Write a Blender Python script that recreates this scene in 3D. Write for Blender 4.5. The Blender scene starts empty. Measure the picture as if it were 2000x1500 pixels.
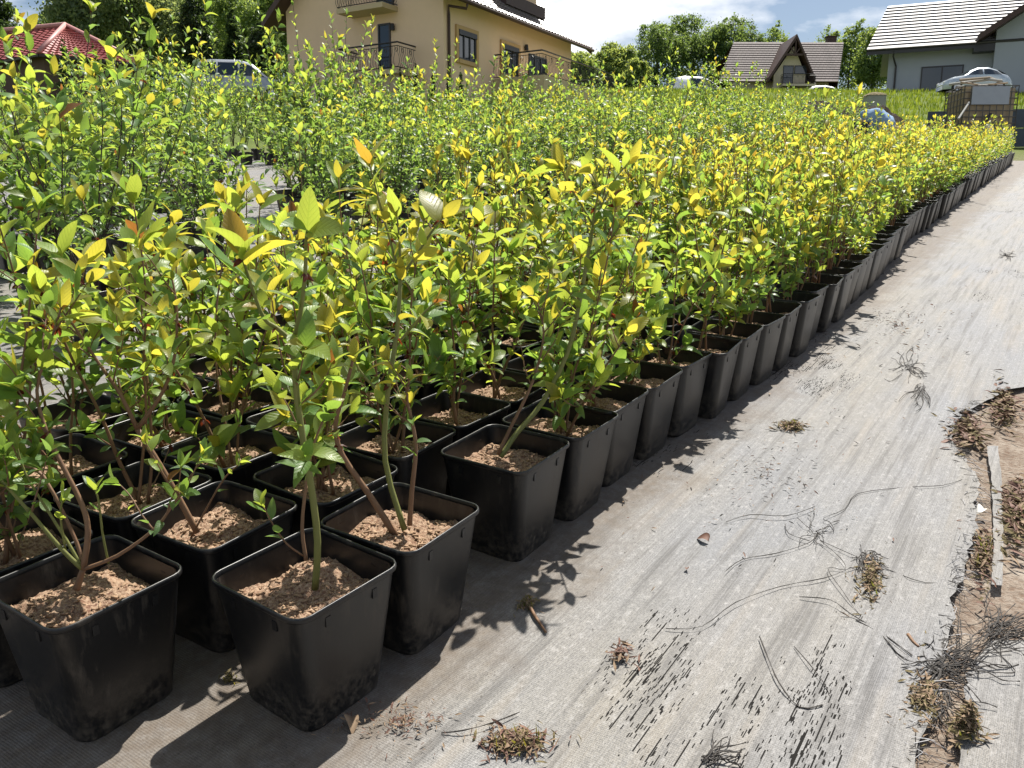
import bpy, math, random
import numpy as np
from mathutils import Vector, Matrix

S = bpy.context.scene
C = S.collection
R = math.radians
rng = random.Random(7)
nrg = np.random.default_rng(7)

# ------------------------------------------------------------------ camera
TILT = R(6.7)                  # the nursery lies on a slope that rises away from the camera
FPX = 1650.0                   # focal length in pixels of a 2000 px wide picture
PITCH = R(11.0); ROLL = R(0.2); EYE = 0.95
TM = Matrix.Rotation(TILT, 4, 'X')          # slope coordinates (u right, v away, w up) -> world
CAM = TM @ Vector((0, 0, EYE))
cam = bpy.data.cameras.new('camera'); cam_o = bpy.data.objects.new('camera', cam); C.objects.link(cam_o)
cam.sensor_width = 36; cam.lens = 36 * FPX / 2000; cam.clip_start = .05; cam.clip_end = 3000
cam_o.location = CAM
cam_o.rotation_euler = (Matrix.Rotation(R(90) - PITCH, 3, 'X') @ Matrix.Rotation(ROLL, 3, 'Z')).to_euler()
S.camera = cam_o
S.render.resolution_x, S.render.resolution_y = 1024, 768

# ------------------------------------------------------------------ sky, sun, exposure
SUN_AZ, SUN_EL = R(30), R(61)             # azimuth east of +Y
sv = Vector((math.sin(SUN_AZ) * math.cos(SUN_EL), math.cos(SUN_AZ) * math.cos(SUN_EL), math.sin(SUN_EL)))
W = bpy.data.worlds.new('World'); S.world = W; W.use_nodes = True
wn, wl = W.node_tree.nodes, W.node_tree.links
for n_ in list(wn): wn.remove(n_)
wo = wn.new('ShaderNodeOutputWorld'); bg = wn.new('ShaderNodeBackground')
sky = wn.new('ShaderNodeTexSky'); sky.sky_type = 'NISHITA'; sky.sun_disc = False
sky.sun_elevation = SUN_EL; sky.sun_rotation = SUN_AZ; sky.air_density = 1.0; sky.dust_density = 1.2
tc = wn.new('ShaderNodeTexCoord'); mp = wn.new('ShaderNodeMapping'); mp.inputs['Scale'].default_value = (1, 1, 2.4)
mp.inputs['Location'].default_value = (2.1, .7, .3)
no = wn.new('ShaderNodeTexNoise'); no.inputs['Scale'].default_value = 3.4; no.inputs['Detail'].default_value = 7; no.inputs['Roughness'].default_value = .55
cr = wn.new('ShaderNodeValToRGB'); cr.color_ramp.elements[0].position = .50; cr.color_ramp.elements[1].position = .62
mx = wn.new('ShaderNodeMix'); mx.data_type = 'RGBA'; mx.inputs[7].default_value = (12.5, 12.7, 13.1, 1)
wl.new(tc.outputs['Generated'], mp.inputs['Vector']); wl.new(mp.outputs[0], no.inputs['Vector'])
wl.new(no.outputs[0], cr.inputs[0]); wl.new(cr.outputs[0], mx.inputs[0]); wl.new(sky.outputs[0], mx.inputs[6])
wl.new(mx.outputs[2], bg.inputs[0]); bg.inputs[1].default_value = .054; wl.new(bg.outputs[0], wo.inputs[0])
sl = bpy.data.lights.new('sun', 'SUN'); sl.energy = 5.0; sl.angle = R(.53); sl.color = (1, .95, .87)
so = bpy.data.objects.new('sun', sl); C.objects.link(so); so.location = (0, 0, 40)
so.rotation_euler = sv.to_track_quat('Z', 'Y').to_euler()
S.view_settings.view_transform = 'Standard'; S.view_settings.look = 'None'
S.view_settings.exposure = 0.88; S.view_settings.gamma = 1.0; S.view_settings.use_curve_mapping = False
S.cycles.max_bounces = 8; S.cycles.transmission_bounces = 6; S.cycles.transparent_max_bounces = 8
S.cycles.sample_clamp_indirect = 6

# ------------------------------------------------------------------ measuring helpers
_f = Vector((0, math.cos(PITCH), -math.sin(PITCH))); _r0 = Vector((1, 0, 0)); _u0 = _r0.cross(_f)
_r = _r0 * math.cos(ROLL) + _u0 * math.sin(ROLL); _u = -_r0 * math.sin(ROLL) + _u0 * math.cos(ROLL)
def ray(x, y): return _f * FPX + _r * (x - 1000) - _u * (y - 750)
def P(x, y, Y):                               # world point seen at a picture position, at distance Y
    d = ray(x, y); return CAM + d * ((Y - CAM.y) / d.y)
TI = TM.inverted()
def PL(x, y, w=0.0):                          # point on the slope (slope coordinates)
    o = TI @ CAM; d = TI.to_3x3() @ ray(x, y); return o + d * ((w - o.z) / d.z)
def PV(x, y, v):                              # slope coordinates at slope distance v
    o = TI @ CAM; d = TI.to_3x3() @ ray(x, y); return o + d * ((v - o.y) / d.y)
def hit(x, y, p0, n):
    d = ray(x, y); return CAM + d * ((p0 - CAM).dot(n) / d.dot(n))
BEAR = R(33.0)
TU = Vector((math.sin(BEAR), math.cos(BEAR), 0)); NU = Vector((math.cos(BEAR), -math.sin(BEAR), 0))
def TN(t, n, w=0.0): return TU * t + NU * n + Vector((0, 0, w))
def gz(x, y):                                 # terrain height
    k = math.tan(TILT)
    if y < 19: z = k * y
    elif y < 50: z = k * 19 + (y - 19) * .19
    elif y < 130: z = k * 19 + 31 * .19 + (y - 50) * .145
    else: z = k * 19 + 31 * .19 + 80 * .145 + (y - 130) * .02
    return z

# ------------------------------------------------------------------ object helpers
def link(o, parent=None):
    C.objects.link(o)
    if parent is not None: o.parent = parent
    return o
def tag(o, label=None, cat=None, group=None, kind=None):
    if label: o['label'] = label
    if cat: o['category'] = cat
    if group: o['group'] = group
    if kind: o['kind'] = kind
    return o
def empty(name, loc=(0, 0, 0), rot=None, mat=None):
    o = bpy.data.objects.new(name, None); C.objects.link(o); o.empty_display_size = .1
    if mat is not None: o.matrix_world = mat
    else:
        o.location = loc
        if rot: o.rotation_euler = rot
    return o
def obj(name, me, parent=None, loc=None, mat=None):
    o = bpy.data.objects.new(name, me); link(o, parent)
    if mat is not None: o.matrix_local = mat
    elif loc is not None: o.location = loc
    return o
class MB:
    def __init__(s): s.v = []; s.f = []; s.m = []
    def add(s, vs, fs, m=0):
        b = len(s.v); s.v += [tuple(p) for p in vs]; s.f += [tuple(b + i for i in q) for q in fs]; s.m += [m] * len(fs); return s
    def box(s, a, b, m=0, M=None):
        x0, y0, z0 = a; x1, y1, z1 = b
        vs = [Vector(p) for p in ((x0,y0,z0),(x1,y0,z0),(x1,y1,z0),(x0,y1,z0),(x0,y0,z1),(x1,y0,z1),(x1,y1,z1),(x0,y1,z1))]
        if M is not None: vs = [M @ p for p in vs]
        return s.add(vs, [(0,3,2,1),(4,5,6,7),(0,1,5,4),(1,2,6,5),(2,3,7,6),(3,0,4,7)], m)
    def prism(s, poly, ax, d0, d1, m=0):      # polygon in a plane, pushed along ax
        k = len(poly); vs = [Vector(p) + ax * d0 for p in poly] + [Vector(p) + ax * d1 for p in poly]
        return s.add(vs, [tuple(range(k))[::-1], tuple(range(k, 2*k))] + [(i, (i+1) % k, (i+1) % k + k, i + k) for i in range(k)], m)
    def tube(s, pts, rad, sides=5, m=0, cap=True):
        pts = [Vector(p) for p in pts]; k = len(pts)
        if not hasattr(rad, '__len__'): rad = [rad] * k
        vs = []; a = None
        for i, p in enumerate(pts):
            d = (pts[min(i+1, k-1)] - pts[max(i-1, 0)]); d = d.normalized() if d.length > 1e-9 else Vector((0,0,1))
            if a is None: a = d.orthogonal().normalized()
            a = (a - d * a.dot(d)); a = a.normalized() if a.length > 1e-6 else d.orthogonal().normalized()
            b = d.cross(a)
            for j in range(sides):
                w = 2 * math.pi * j / sides; vs.append(p + (a * math.cos(w) + b * math.sin(w)) * rad[i])
        fs = [(i*sides+j, i*sides+(j+1) % sides, (i+1)*sides+(j+1) % sides, (i+1)*sides+j) for i in range(k-1) for j in range(sides)]
        if cap: fs += [tuple(range(sides))[::-1], tuple((k-1)*sides + j for j in range(sides))]
        return s.add(vs, fs, m)
    def mesh(s, name, mats, smooth=False):
        me = bpy.data.meshes.new(name); me.from_pydata([tuple(p) for p in s.v], [], s.f)
        for q in (mats if isinstance(mats, (list, tuple)) else [mats]): me.materials.append(q)
        if len(me.materials) > 1: me.polygons.foreach_set('material_index', s.m)
        if smooth: me.polygons.foreach_set('use_smooth', [True] * len(me.polygons))
        me.update(); return me
    def build(s, name, mats, parent=None, smooth=False, loc=None): return obj(name, s.mesh(name, mats, smooth), parent, loc)
def np_mesh(name, V, T, mats, tint=None, uv=None, mi=None, smooth=True):
    """fast mesh of triangles; tint per vertex, uv per vertex"""
    me = bpy.data.meshes.new(name); nv, nt = len(V), len(T)
    me.vertices.add(nv); me.vertices.foreach_set('co', np.ascontiguousarray(V, dtype=np.float32).ravel())
    me.loops.add(nt * 3); me.loops.foreach_set('vertex_index', np.ascontiguousarray(T, dtype=np.int32).ravel())
    me.polygons.add(nt); me.polygons.foreach_set('loop_start', np.arange(0, nt*3, 3, dtype=np.int32))
    me.polygons.foreach_set('loop_total', np.full(nt, 3, dtype=np.int32))
    for q in (mats if isinstance(mats, (list, tuple)) else [mats]): me.materials.append(q)
    if mi is not None: me.polygons.foreach_set('material_index', np.asarray(mi, dtype=np.int32))
    if smooth: me.polygons.foreach_set('use_smooth', np.ones(nt, dtype=bool))
    if tint is not None:
        a = me.attributes.new('tint', 'FLOAT_COLOR', 'POINT')
        a.data.foreach_set('color', np.concatenate([tint, np.ones((nv, 1))], 1).astype(np.float32).ravel())
    if uv is not None:
        u = me.uv_layers.new(name='uv'); u.data.foreach_set('uv', uv[np.asarray(T).ravel()].astype(np.float32).ravel())
    me.update(); me.validate(); return me
def noise3(x, y, z=0.0):
    from mathutils import noise
    return noise.noise(Vector((x, y, z)))

# ------------------------------------------------------------------ materials
class NT:
    def __init__(s, name):
        s.mat = bpy.data.materials.new(name); s.mat.use_nodes = True; s.n = s.mat.node_tree.nodes; s.l = s.mat.node_tree.links
        s.b = s.n['Principled BSDF']; s.out = s.n['Material Output']; s._tc = None
    def node(s, t, **kw):
        k = s.n.new('ShaderNode' + t)
        for a, v in kw.items(): setattr(k, a, v)
        return k
    def co(s, which='Object'):
        if s._tc is None: s._tc = s.node('TexCoord')
        return s._tc.outputs[which]
    def mapv(s, scale=(1, 1, 1), rot=(0, 0, 0), src=None, loc=(0, 0, 0)):
        m = s.node('Mapping'); m.inputs['Scale'].default_value = scale; m.inputs['Rotation'].default_value = rot; m.inputs['Location'].default_value = loc
        s.l.new(src or s.co(), m.inputs['Vector']); return m.outputs[0]
    def noise(s, scale, detail=4, rough=.55, vec=None):
        k = s.node('TexNoise'); k.inputs['Scale'].default_value = scale; k.inputs['Detail'].default_value = detail; k.inputs['Roughness'].default_value = rough
        s.l.new(vec or s.co(), k.inputs['Vector']); return k.outputs[0]
    def ramp(s, fac, stops, interp='LINEAR'):
        k = s.node('ValToRGB'); k.color_ramp.interpolation = interp; e = k.color_ramp.elements
        while len(e) < len(stops): e.new(.5)
        for i, (p, c) in enumerate(stops):
            e[i].position = p; e[i].color = (c, c, c, 1) if not hasattr(c, '__len__') else (*c, 1)
        s.l.new(fac, k.inputs[0]); return k.outputs[0]
    def mix(s, fac, a, b, blend='MIX'):
        k = s.node('Mix', data_type='RGBA', blend_type=blend)
        for i, v in ((0, fac), (6, a), (7, b)):
            if hasattr(v, 'node'): s.l.new(v, k.inputs[i])
            else: k.inputs[i].default_value = v if i == 0 else (*v, 1)
        return k.outputs[2]
    def math(s, op, a, b=0.0, clamp=False):
        k = s.node('Math', operation=op, use_clamp=clamp)
        for i, v in enumerate((a, b)):
            if hasattr(v, 'node'): s.l.new(v, k.inputs[i])
            else: k.inputs[i].default_value = v
        return k.outputs[0]
    def bump(s, h, strength=.3, dist=.01):
        k = s.node('Bump'); k.inputs['Strength'].default_value = strength; k.inputs['Distance'].default_value = dist
        s.l.new(h, k.inputs['Height']); s.l.new(k.outputs[0], s.b.inputs['Normal']); return k.outputs[0]
    def set(s, color=None, rough=None, metal=None, spec=None, coat=None):
        for nm, v in (('Base Color', color), ('Roughness', rough), ('Metallic', metal), ('Specular IOR Level', spec), ('Coat Weight', coat)):
            if v is None: continue
            if hasattr(v, 'node'): s.l.new(v, s.b.inputs[nm])
            else: s.b.inputs[nm].default_value = (*v, 1) if hasattr(v, '__len__') else v
        return s
def plain(name, col, rough=.6, metal=0.0, var=.25, scale=8.0, bump=0.0, spec=.5):
    t = NT(name); f = t.noise(scale, 5, .6)
    a = tuple(max(0, c * (1 - var)) for c in col); b = tuple(min(1, c * (1 + var)) for c in col)
    t.set(t.mix(f, a, b), rough, metal, spec)
    if bump: t.bump(f, bump, .02)
    return t.mat
def leaf_mat(name, source, gloss=.36, vein=True):
    t = NT(name)
    if source == 'object': c = t.node('ObjectInfo').outputs['Color']
    else:
        a = t.node('Attribute'); a.attribute_name = 'tint'; c = a.outputs['Color']
    back = t.mix(1.0, c, (1.3, 1.22, .68), 'MULTIPLY'); face = t.mix(1.0, c, (.42, .52, .55), 'MULTIPLY')
    h = None
    if vein:
        uv = t.node('UVMap'); sp = t.node('SeparateXYZ'); t.l.new(uv.outputs[0], sp.inputs[0])
        d = t.math('ABSOLUTE', t.math('SUBTRACT', sp.outputs[0], .5))
        ph = t.math('MULTIPLY', t.math('SUBTRACT', sp.outputs[1], t.math('MULTIPLY', d, .75)), 44.0)
        vn = t.math('POWER', t.math('ADD', t.math('MULTIPLY', t.math('SINE', ph), .5), .5), 8.0)
        mid = t.math('LESS_THAN', d, .028)
        vm = t.math('MAXIMUM', t.math('MULTIPLY', vn, .55), mid)
        blot = t.noise(60, 3, .6, t.co('Object'))
        back = t.mix(t.math('MULTIPLY', vm, .45), back, t.mix(1.0, back, (.7, .78, .7), 'MULTIPLY'))
        spot = t.ramp(t.noise(18, 4, .75, t.co('Object')), [(.66, 0.0), (.72, .8)]); back = t.mix(spot, back, t.mix(1.0, back, (.75, .45, .3), 'MULTIPLY')); face = t.mix(spot, face, (.16, .10, .04))
        back = t.mix(t.math('MULTIPLY', blot, .5), back, t.mix(1.0, back, (.75, .85, .6), 'MULTIPLY'))
        face = t.mix(t.math('MULTIPLY', vm, .35), face, t.mix(1.0, face, (1.5, 1.4, 1.2), 'MULTIPLY'))
        h = t.math('MULTIPLY', vm, -1.0)
    rg = t.ramp(t.noise(35, 3, .6), [(.35, gloss - .06), (.7, gloss + .2)]); t.set(face, rg, 0, .45)
    tr = t.node('BsdfTranslucent'); t.l.new(back, tr.inputs[0])
    if h is not None:
        bo = t.bump(h, .35, .0015); t.l.new(bo, tr.inputs['Normal'])
    ms = t.node('MixShader'); ms.inputs[0].default_value = .54
    t.l.new(t.b.outputs[0], ms.inputs[1]); t.l.new(tr.outputs[0], ms.inputs[2]); t.l.new(ms.outputs[0], t.out.inputs[0])
    return t.mat
M = {}
M['leaf1'] = leaf_mat('leaf_single', 'object'); M['leafN'] = leaf_mat('leaf_mass', 'attr', vein=False, gloss=.38)
M['treeleaf'] = leaf_mat('tree_leaf', 'attr', vein=False, gloss=.5)
def bark(name, c0, c1):
    t = NT(name); f = t.noise(40, 5, .65, t.mapv((1, 1, .25))); t.set(t.mix(f, c0, c1), .65); t.bump(f, .4, .004); return t.mat
M['stem'] = bark('stem_brown', (.10, .05, .028), (.26, .15, .08)); M['stemg'] = bark('stem_green', (.10, .12, .03), (.22, .22, .06))
M['stemd'] = bark('stem_dark', (.025, .018, .015), (.09, .06, .05)); M['trunk'] = bark('trunk_bark', (.05, .04, .03), (.14, .11, .08))
# black pot plastic with dust and scuffs
t = NT('pot_plastic'); oi = t.node('ObjectInfo'); vv = t.node('VectorMath', operation='ADD'); t.l.new(t.co(), vv.inputs[0]); t.l.new(oi.outputs['Random'], vv.inputs[1])
streak = t.noise(46, 6, .7, t.mapv((1, 1, .22), src=vv.outputs[0])); dust = t.noise(7, 5, .6, vv.outputs[0])
dm = t.math('MULTIPLY', t.ramp(streak, [(.52, 0.0), (.72, 1.0)]), t.ramp(dust, [(.44, 0.03), (.68, .8)]))
sz_ = t.node('SeparateXYZ'); t.l.new(t.co(), sz_.inputs[0]); foot = t.math('MULTIPLY', t.ramp(sz_.outputs[2], [(.0, .9), (.11, 0.0)]), t.ramp(t.noise(60, 5, .75, vv.outputs[0]), [(.42, 0.0), (.66, 1.0)])); dm = t.math('MAXIMUM', dm, foot)
t.set(t.mix(dm, (.0065, .007, .008), (.10, .084, .066)), t.ramp(dm, [(0, .36), (1, .8)]), 0, .5); t.bump(streak, .08, .002); M['pot'] = t.mat
# peat and sand surface in the pots
t = NT('soil'); a = t.noise(28, 6, .7); b = t.noise(150, 4, .75); v = t.node('TexVoronoi'); v.inputs['Scale'].default_value = 75; t.l.new(t.co(), v.inputs['Vector'])
c = t.mix(t.ramp(b, [(.40, 0.0), (.66, 1.0)]), t.mix(t.ramp(a, [(.4, 0.0), (.62, 1.0)]), (.12, .06, .04), (.26, .155, .10)), (.47, .345, .24))
c = t.mix(t.ramp(v.outputs['Distance'], [(.0, .55), (.25, 0.0)]), c, (.07, .028, .016))
t.set(c, .95, 0, .15); t.bump(b, .9, .006); M['soil'] = t.mat
t = NT('chips'); a = t.noise(90, 3, .6); t.set(t.mix(a, (.12, .06, .03), (.46, .32, .20)), .9); M['chips'] = t.mat
# woven ground fabric: local x across the tapes, y along them
t = NT('fabric')
fine = t.noise(420, 2, .6, t.mapv((1, .55, 1))); mid = t.noise(2.1, 5, .6, t.mapv((1, .35, 1))); big = t.noise(.55, 4, .55, t.mapv((1, .5, 1), loc=(3, 7, 0)))
wv = t.node('TexWave', wave_type='BANDS', bands_direction='X'); wv.inputs['Scale'].default_value = 105; wv.inputs['Distortion'].default_value = .6; wv.inputs['Detail'].default_value = 1; t.l.new(t.co(), wv.inputs['Vector'])
wy = t.node('TexWave', wave_type='BANDS', bands_direction='Y'); wy.inputs['Scale'].default_value = 70; wy.inputs['Distortion'].default_value = .8; wy.inputs['Detail'].default_value = 1; t.l.new(t.co(), wy.inputs['Vector'])
weave = t.math('MULTIPLY', wv.outputs[1], wy.outputs[1])
lines = t.noise(34, 4, .7, t.mapv((1, .05, 1)))
c = t.mix(t.ramp(mid, [(.40, 0.0), (.64, 1.0)]), (.190, .195, .208), (.222, .208, .180))
c = t.mix(t.math('MULTIPLY', t.ramp(big, [(.5, 0.0), (.66, 1.0)]), .6), c, (.25, .217, .17))
c = t.mix(t.ramp(fine, [(.34, .62), (.62, 0.0)]), c, (.035, .035, .035))
g2 = t.noise(95, 3, .7, t.mapv((1, .6, 1))); c = t.mix(t.ramp(g2, [(.28, .42), (.46, 0.0)]), c, (.07, .068, .065)); c = t.mix(t.ramp(g2, [(.55, 0.0), (.75, .5)]), c, (.42, .41, .40))
c = t.mix(t.math('MULTIPLY', weave, .42), c, (.40, .40, .405))
c = t.mix(t.ramp(lines, [(.34, .6), (.50, 0.0)]), c, (.075, .072, .07))
c = t.mix(t.ramp(t.noise(11, 4, .6, t.mapv((1, .07, 1), loc=(5, 1, 0))), [(.55, 0.0), (.72, .4)]), c, (.28, .235, .175))
# worn slits where cross tapes are gone
sl1 = t.noise(40, 1, .5, t.mapv((7, .8, 1))); pm = t.noise(1.55, 3, .5, t.mapv((1, .5, 1), loc=(1.7, .4, 0)))
pm2 = t.math('MULTIPLY', t.ramp(pm, [(.575, 0.0), (.65, 1.0)]), t.ramp(t.noise(9, 3, .6, t.mapv((1, .35, 1))), [(.46, 0.0), (.55, 1.0)]))
sx = t.node('SeparateXYZ'); t.l.new(t.co(), sx.inputs[0])
def cells(kx, ky, off):
    ix = t.math('FLOOR', t.math('MULTIPLY', sx.outputs[0], kx)); w1 = t.node('TexWhiteNoise', noise_dimensions='1D'); t.l.new(t.math('ADD', ix, off), w1.inputs['W'])
    iy = t.math('FLOOR', t.math('ADD', t.math('MULTIPLY', sx.outputs[1], ky), t.math('MULTIPLY', w1.outputs[0], 7.0))); cv = t.node('CombineXYZ'); t.l.new(ix, cv.inputs[0]); t.l.new(iy, cv.inputs[1])
    w2 = t.node('TexWhiteNoise', noise_dimensions='2D'); t.l.new(cv.outputs[0], w2.inputs['Vector']); return w2.outputs[0], w1.outputs[0]
ca, ra = cells(560, 80, 3.0); cb, rb = cells(420, 14, 9.0)
wear = t.math('ADD', t.math('MULTIPLY', pm2, .13), t.math('MULTIPLY', t.math('MULTIPLY', t.ramp(ra, [(.70, 0.0), (.72, 1.0)]), pm2), .27))
slit = t.math('MAXIMUM', t.math('LESS_THAN', ca, wear), t.math('LESS_THAN', cb, t.math('MULTIPLY', pm2, .08)))
c = t.mix(t.math('MULTIPLY', t.math('SUBTRACT', ra, .5), .22), c, (.5, .5, .5))
dirt_shade = t.math('MULTIPLY', t.ramp(t.math('ADD', t.math('MULTIPLY', sx.outputs[0], -1.0), t.math('MULTIPLY', t.noise(6, 5, .65), .34)), [(.86, 0.0), (1.03, 1.0)]), t.math('MULTIPLY', t.ramp(t.math('MULTIPLY', sx.outputs[0], -.1), [(.25, 1.0), (.30, .12)]), t.ramp(t.noise(30, 5, .7), [(.30, .55), (.6, 1.0)])))
c = t.mix(t.math('MULTIPLY', dirt_shade, .8), c, t.mix(t.noise(55, 4, .7), (.05, .036, .026), (.15, .115, .08)))  # peat dirt along the pot rows, coloured dark to deepen their shade too
c = t.mix(slit, c, (.022, .021, .02))
spk = t.ramp(t.noise(75, 3, .7, t.mapv((1.6, .7, 1))), [(.69, 0.0), (.72, 1.0)]); c = t.mix(t.math('MULTIPLY', spk, .8), c, (.03, .022, .016))
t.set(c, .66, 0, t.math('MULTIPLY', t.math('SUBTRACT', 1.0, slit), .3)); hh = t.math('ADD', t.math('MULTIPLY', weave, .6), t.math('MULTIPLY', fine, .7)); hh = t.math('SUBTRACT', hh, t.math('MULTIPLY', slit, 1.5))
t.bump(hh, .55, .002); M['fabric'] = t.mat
t = NT('thread'); t.set(t.mix(t.noise(60, 3), (.008, .008, .009), (.06, .052, .045)), .7, 0, .25); M['thread'] = t.mat
# ground: sandy soil near, grass beyond
t = NT('ground'); a = t.noise(9, 6, .7); b = t.noise(70, 4, .7); sp = t.node('SeparateXYZ'); t.l.new(t.co(), sp.inputs[0])
soilc = t.mix(t.ramp(a, [(.35, 0.0), (.65, 1.0)]), (.17, .13, .10), (.34, .295, .245)); soilc = t.mix(t.ramp(b, [(.38, .55), (.55, 0.0)]), soilc, (.12, .07, .045))
gr = t.mix(t.noise(1.3, 6, .7), (.05, .085, .02), (.16, .19, .05))
far = t.math('ADD', t.ramp(t.math('MULTIPLY', sp.outputs[1], .01), [(.155, 0.0), (.215, 1.0)]), 0.0)
t.set(t.mix(far, soilc, gr), .95, 0, .1); t.bump(b, .7, .02); M['ground'] = t.mat
t = NT('peat'); a = t.noise(5, 6, .75); t.set(t.mix(a, (.012, .009, .007), (.085, .06, .045)), .95, 0, .2); t.bump(a, 1, .12); M['peat'] = t.mat
t = NT('grass'); at_ = t.node('Attribute'); at_.attribute_name = 'tint'; t.set(at_.outputs['Color'], .6)
tr = t.node('BsdfTranslucent'); t.l.new(t.mix(1.0, at_.outputs['Color'], (1.5, 1.5, .8), 'MULTIPLY'), tr.inputs[0]); ms = t.node('MixShader'); ms.inputs[0].default_value = .5
t.l.new(t.b.outputs[0], ms.inputs[1]); t.l.new(tr.outputs[0], ms.inputs[2]); t.l.new(ms.outputs[0], t.out.inputs[0]); M['grass'] = t.mat
M['moss'] = plain('dry_moss', (.15, .12, .055), .95, var=.6, scale=60, bump=.6)
M['straw'] = plain('straw', (.22, .15, .09), .8, var=.6, scale=50); M['deadleaf'] = plain('dead_leaf', (.13, .062, .04), .7, var=.5, scale=60)
M['chipw'] = plain('pale_chip', (.75, .72, .65), .6, var=.15)

# ================================================================== THE SETTING
NM = TM @ Matrix.Rotation(-BEAR, 4, 'Z')      # local x across the pot rows (to the right), local y along them
NI = NM.inverted()
def px_nt(x, y, w=0.0):
    q = Matrix.Rotation(BEAR, 4, 'Z') @ PL(x, y, w); return q.x, q.y
def build_ground():
    xs = np.concatenate([np.linspace(-420, -60, 10), np.linspace(-50, 70, 61), np.linspace(85, 420, 10)])
    ys = np.concatenate([np.linspace(-25, -4, 5), np.linspace(-3, 60, 64), np.linspace(63, 140, 26), np.linspace(160, 900, 12)])
    V = []; 
    for y in ys:
        for x in xs:
            z = gz(x, y) - .012
            if y > 24: z += .12 * noise3(x * .25, y * .25)
            V.append((x, y, z))
    k = len(xs); F = [(j*k+i, j*k+i+1, (j+1)*k+i+1, (j+1)*k+i) for j in range(len(ys)-1) for i in range(k-1)]
    me = bpy.data.meshes.new('ground'); me.from_pydata(V, [], F); me.materials.append(M['ground'])
    me.polygons.foreach_set('use_smooth', [True] * len(F)); tag(obj('ground', me), kind='structure')
build_ground()
EDGE = sorted([px_nt(*p)[::-1] for p in [(1760,1560),(1800,1460),(1822,1370),(1850,1270),(1880,1130),(1908,1010),(1905,940),(1875,890),(1860,862),(1868,830),(1895,800),(1950,775),(2060,745),(2200,700)]])
def edge_n(t_):
    if t_ <= EDGE[0][0]: return EDGE[0][1] - .02
    for (a, na), (b, nb) in zip(EDGE, EDGE[1:]):
        if t_ <= b: return na + (nb - na) * (t_ - a) / max(b - a, 1e-6)
    return EDGE[-1][1] + (t_ - EDGE[-1][0]) * .9
RIDGE = [px_nt(*p) for p in ((1685, 1415), (1760, 1150), (1790, 1000), (1760, 850))]
def build_fabric():
    ts = np.concatenate([np.linspace(-3, .2, 12), np.arange(.25, 5, .035), np.linspace(5.1, 24, 70)])
    us = np.concatenate([[0, .25, .5, .7, .82, .9, .94], np.linspace(.96, 1, 110)])
    V = []
    for t_ in ts:
        e = min(edge_n(t_), 9.0 + t_ * .4); e += .012 * noise3(t_ * 22, 3.3) + .02 * noise3(t_ * 6, 8.1); l = -42.0
        for u in us:
            n_ = l + (e - l) * u; w = .003 * noise3(n_ * 7, t_ * 2.2, 1.0) + .0022 * noise3(n_ * 18, t_ * 5, 4.0)
            w += .006 * max(0, noise3(n_ * 3.2 + .3 * t_, t_ * .35, 9.0)) + .004
            de = e - n_
            if de < .16: w += .012 * (1 - de / .16) * (.6 + noise3(t_ * 5, 1.0))
            for (ra, rb) in zip(RIDGE, RIDGE[1:]):                       # an overlapped seam
                a, b = sorted((ra[1], rb[1]))
                if a <= t_ <= b:
                    rn = ra[0] + (rb[0] - ra[0]) * (t_ - ra[1]) / (rb[1] - ra[1]); d = n_ - rn
                    if -.10 < d < 0: w += .008 * (d + .10) / .10
            V.append((n_, t_, max(w, .0015)))
    k = len(us); F = [(j*k+i, j*k+i+1, (j+1)*k+i+1, (j+1)*k+i) for j in range(len(ts)-1) for i in range(k-1)]
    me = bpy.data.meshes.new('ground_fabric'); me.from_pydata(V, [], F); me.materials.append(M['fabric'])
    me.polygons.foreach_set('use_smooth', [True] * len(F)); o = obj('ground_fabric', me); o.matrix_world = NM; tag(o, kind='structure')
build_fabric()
def fabric_piece(name, poly_px, w0, seed, fray=.012):
    P2 = [Vector((*px_nt(*p), 0)) for p in poly_px]
    # strip between two long edges given as left list + reversed right list
    h = len(P2) // 2; Lf, Rt = P2[:h], P2[h:][::-1]; V = []; N1, N2 = 40, 14
    for j in range(N1 + 1):
        s_ = j / N1 * (h - 1); i = min(int(s_), h - 2); q = s_ - i
        a = Lf[i].lerp(Lf[i+1], q); b = Rt[i].lerp(Rt[i+1], q)
        for m in range(N2 + 1):
            p = a.lerp(b, m / N2)
            if m in (0, N2): p.x += fray * noise3(j * 1.7, seed + m)
            V.append((p.x, p.y, w0 + .007 * (1 + noise3(p.x * 9, p.y * 5, seed)) + .005 * noise3(p.x * 25, p.y * 14, seed)))
    F = [(j*(N2+1)+i, j*(N2+1)+i+1, (j+1)*(N2+1)+i+1, (j+1)*(N2+1)+i) for j in range(N1) for i in range(N2)]
    me = bpy.data.meshes.new(name); me.from_pydata(V, [], F); me.materials.append(M['fabric']); me.polygons.foreach_set('use_smooth', [True]*len(F))
    o = obj(name, me); o.matrix_world = NM; return o
tag(fabric_piece('ground_fabric', [(1870,1620),(1872,1500),(1878,1400),(1893,1300),(1935,1255),(2300,1255),(2300,1300),(2300,1400),(2300,1500),(2300,1620)], -.004, 3), kind='structure')
tag(fabric_piece('fabric_strip', [(1935,1150),(1938,1080),(1938,1010),(1934,940),(1926,880),(1948,880),(1954,940),(1957,1010),(1958,1080),(1956,1150)], .004, 5, .006),
    'narrow folded strip of frayed grey fabric lying along the bare soil edge', 'fabric strip')

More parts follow.
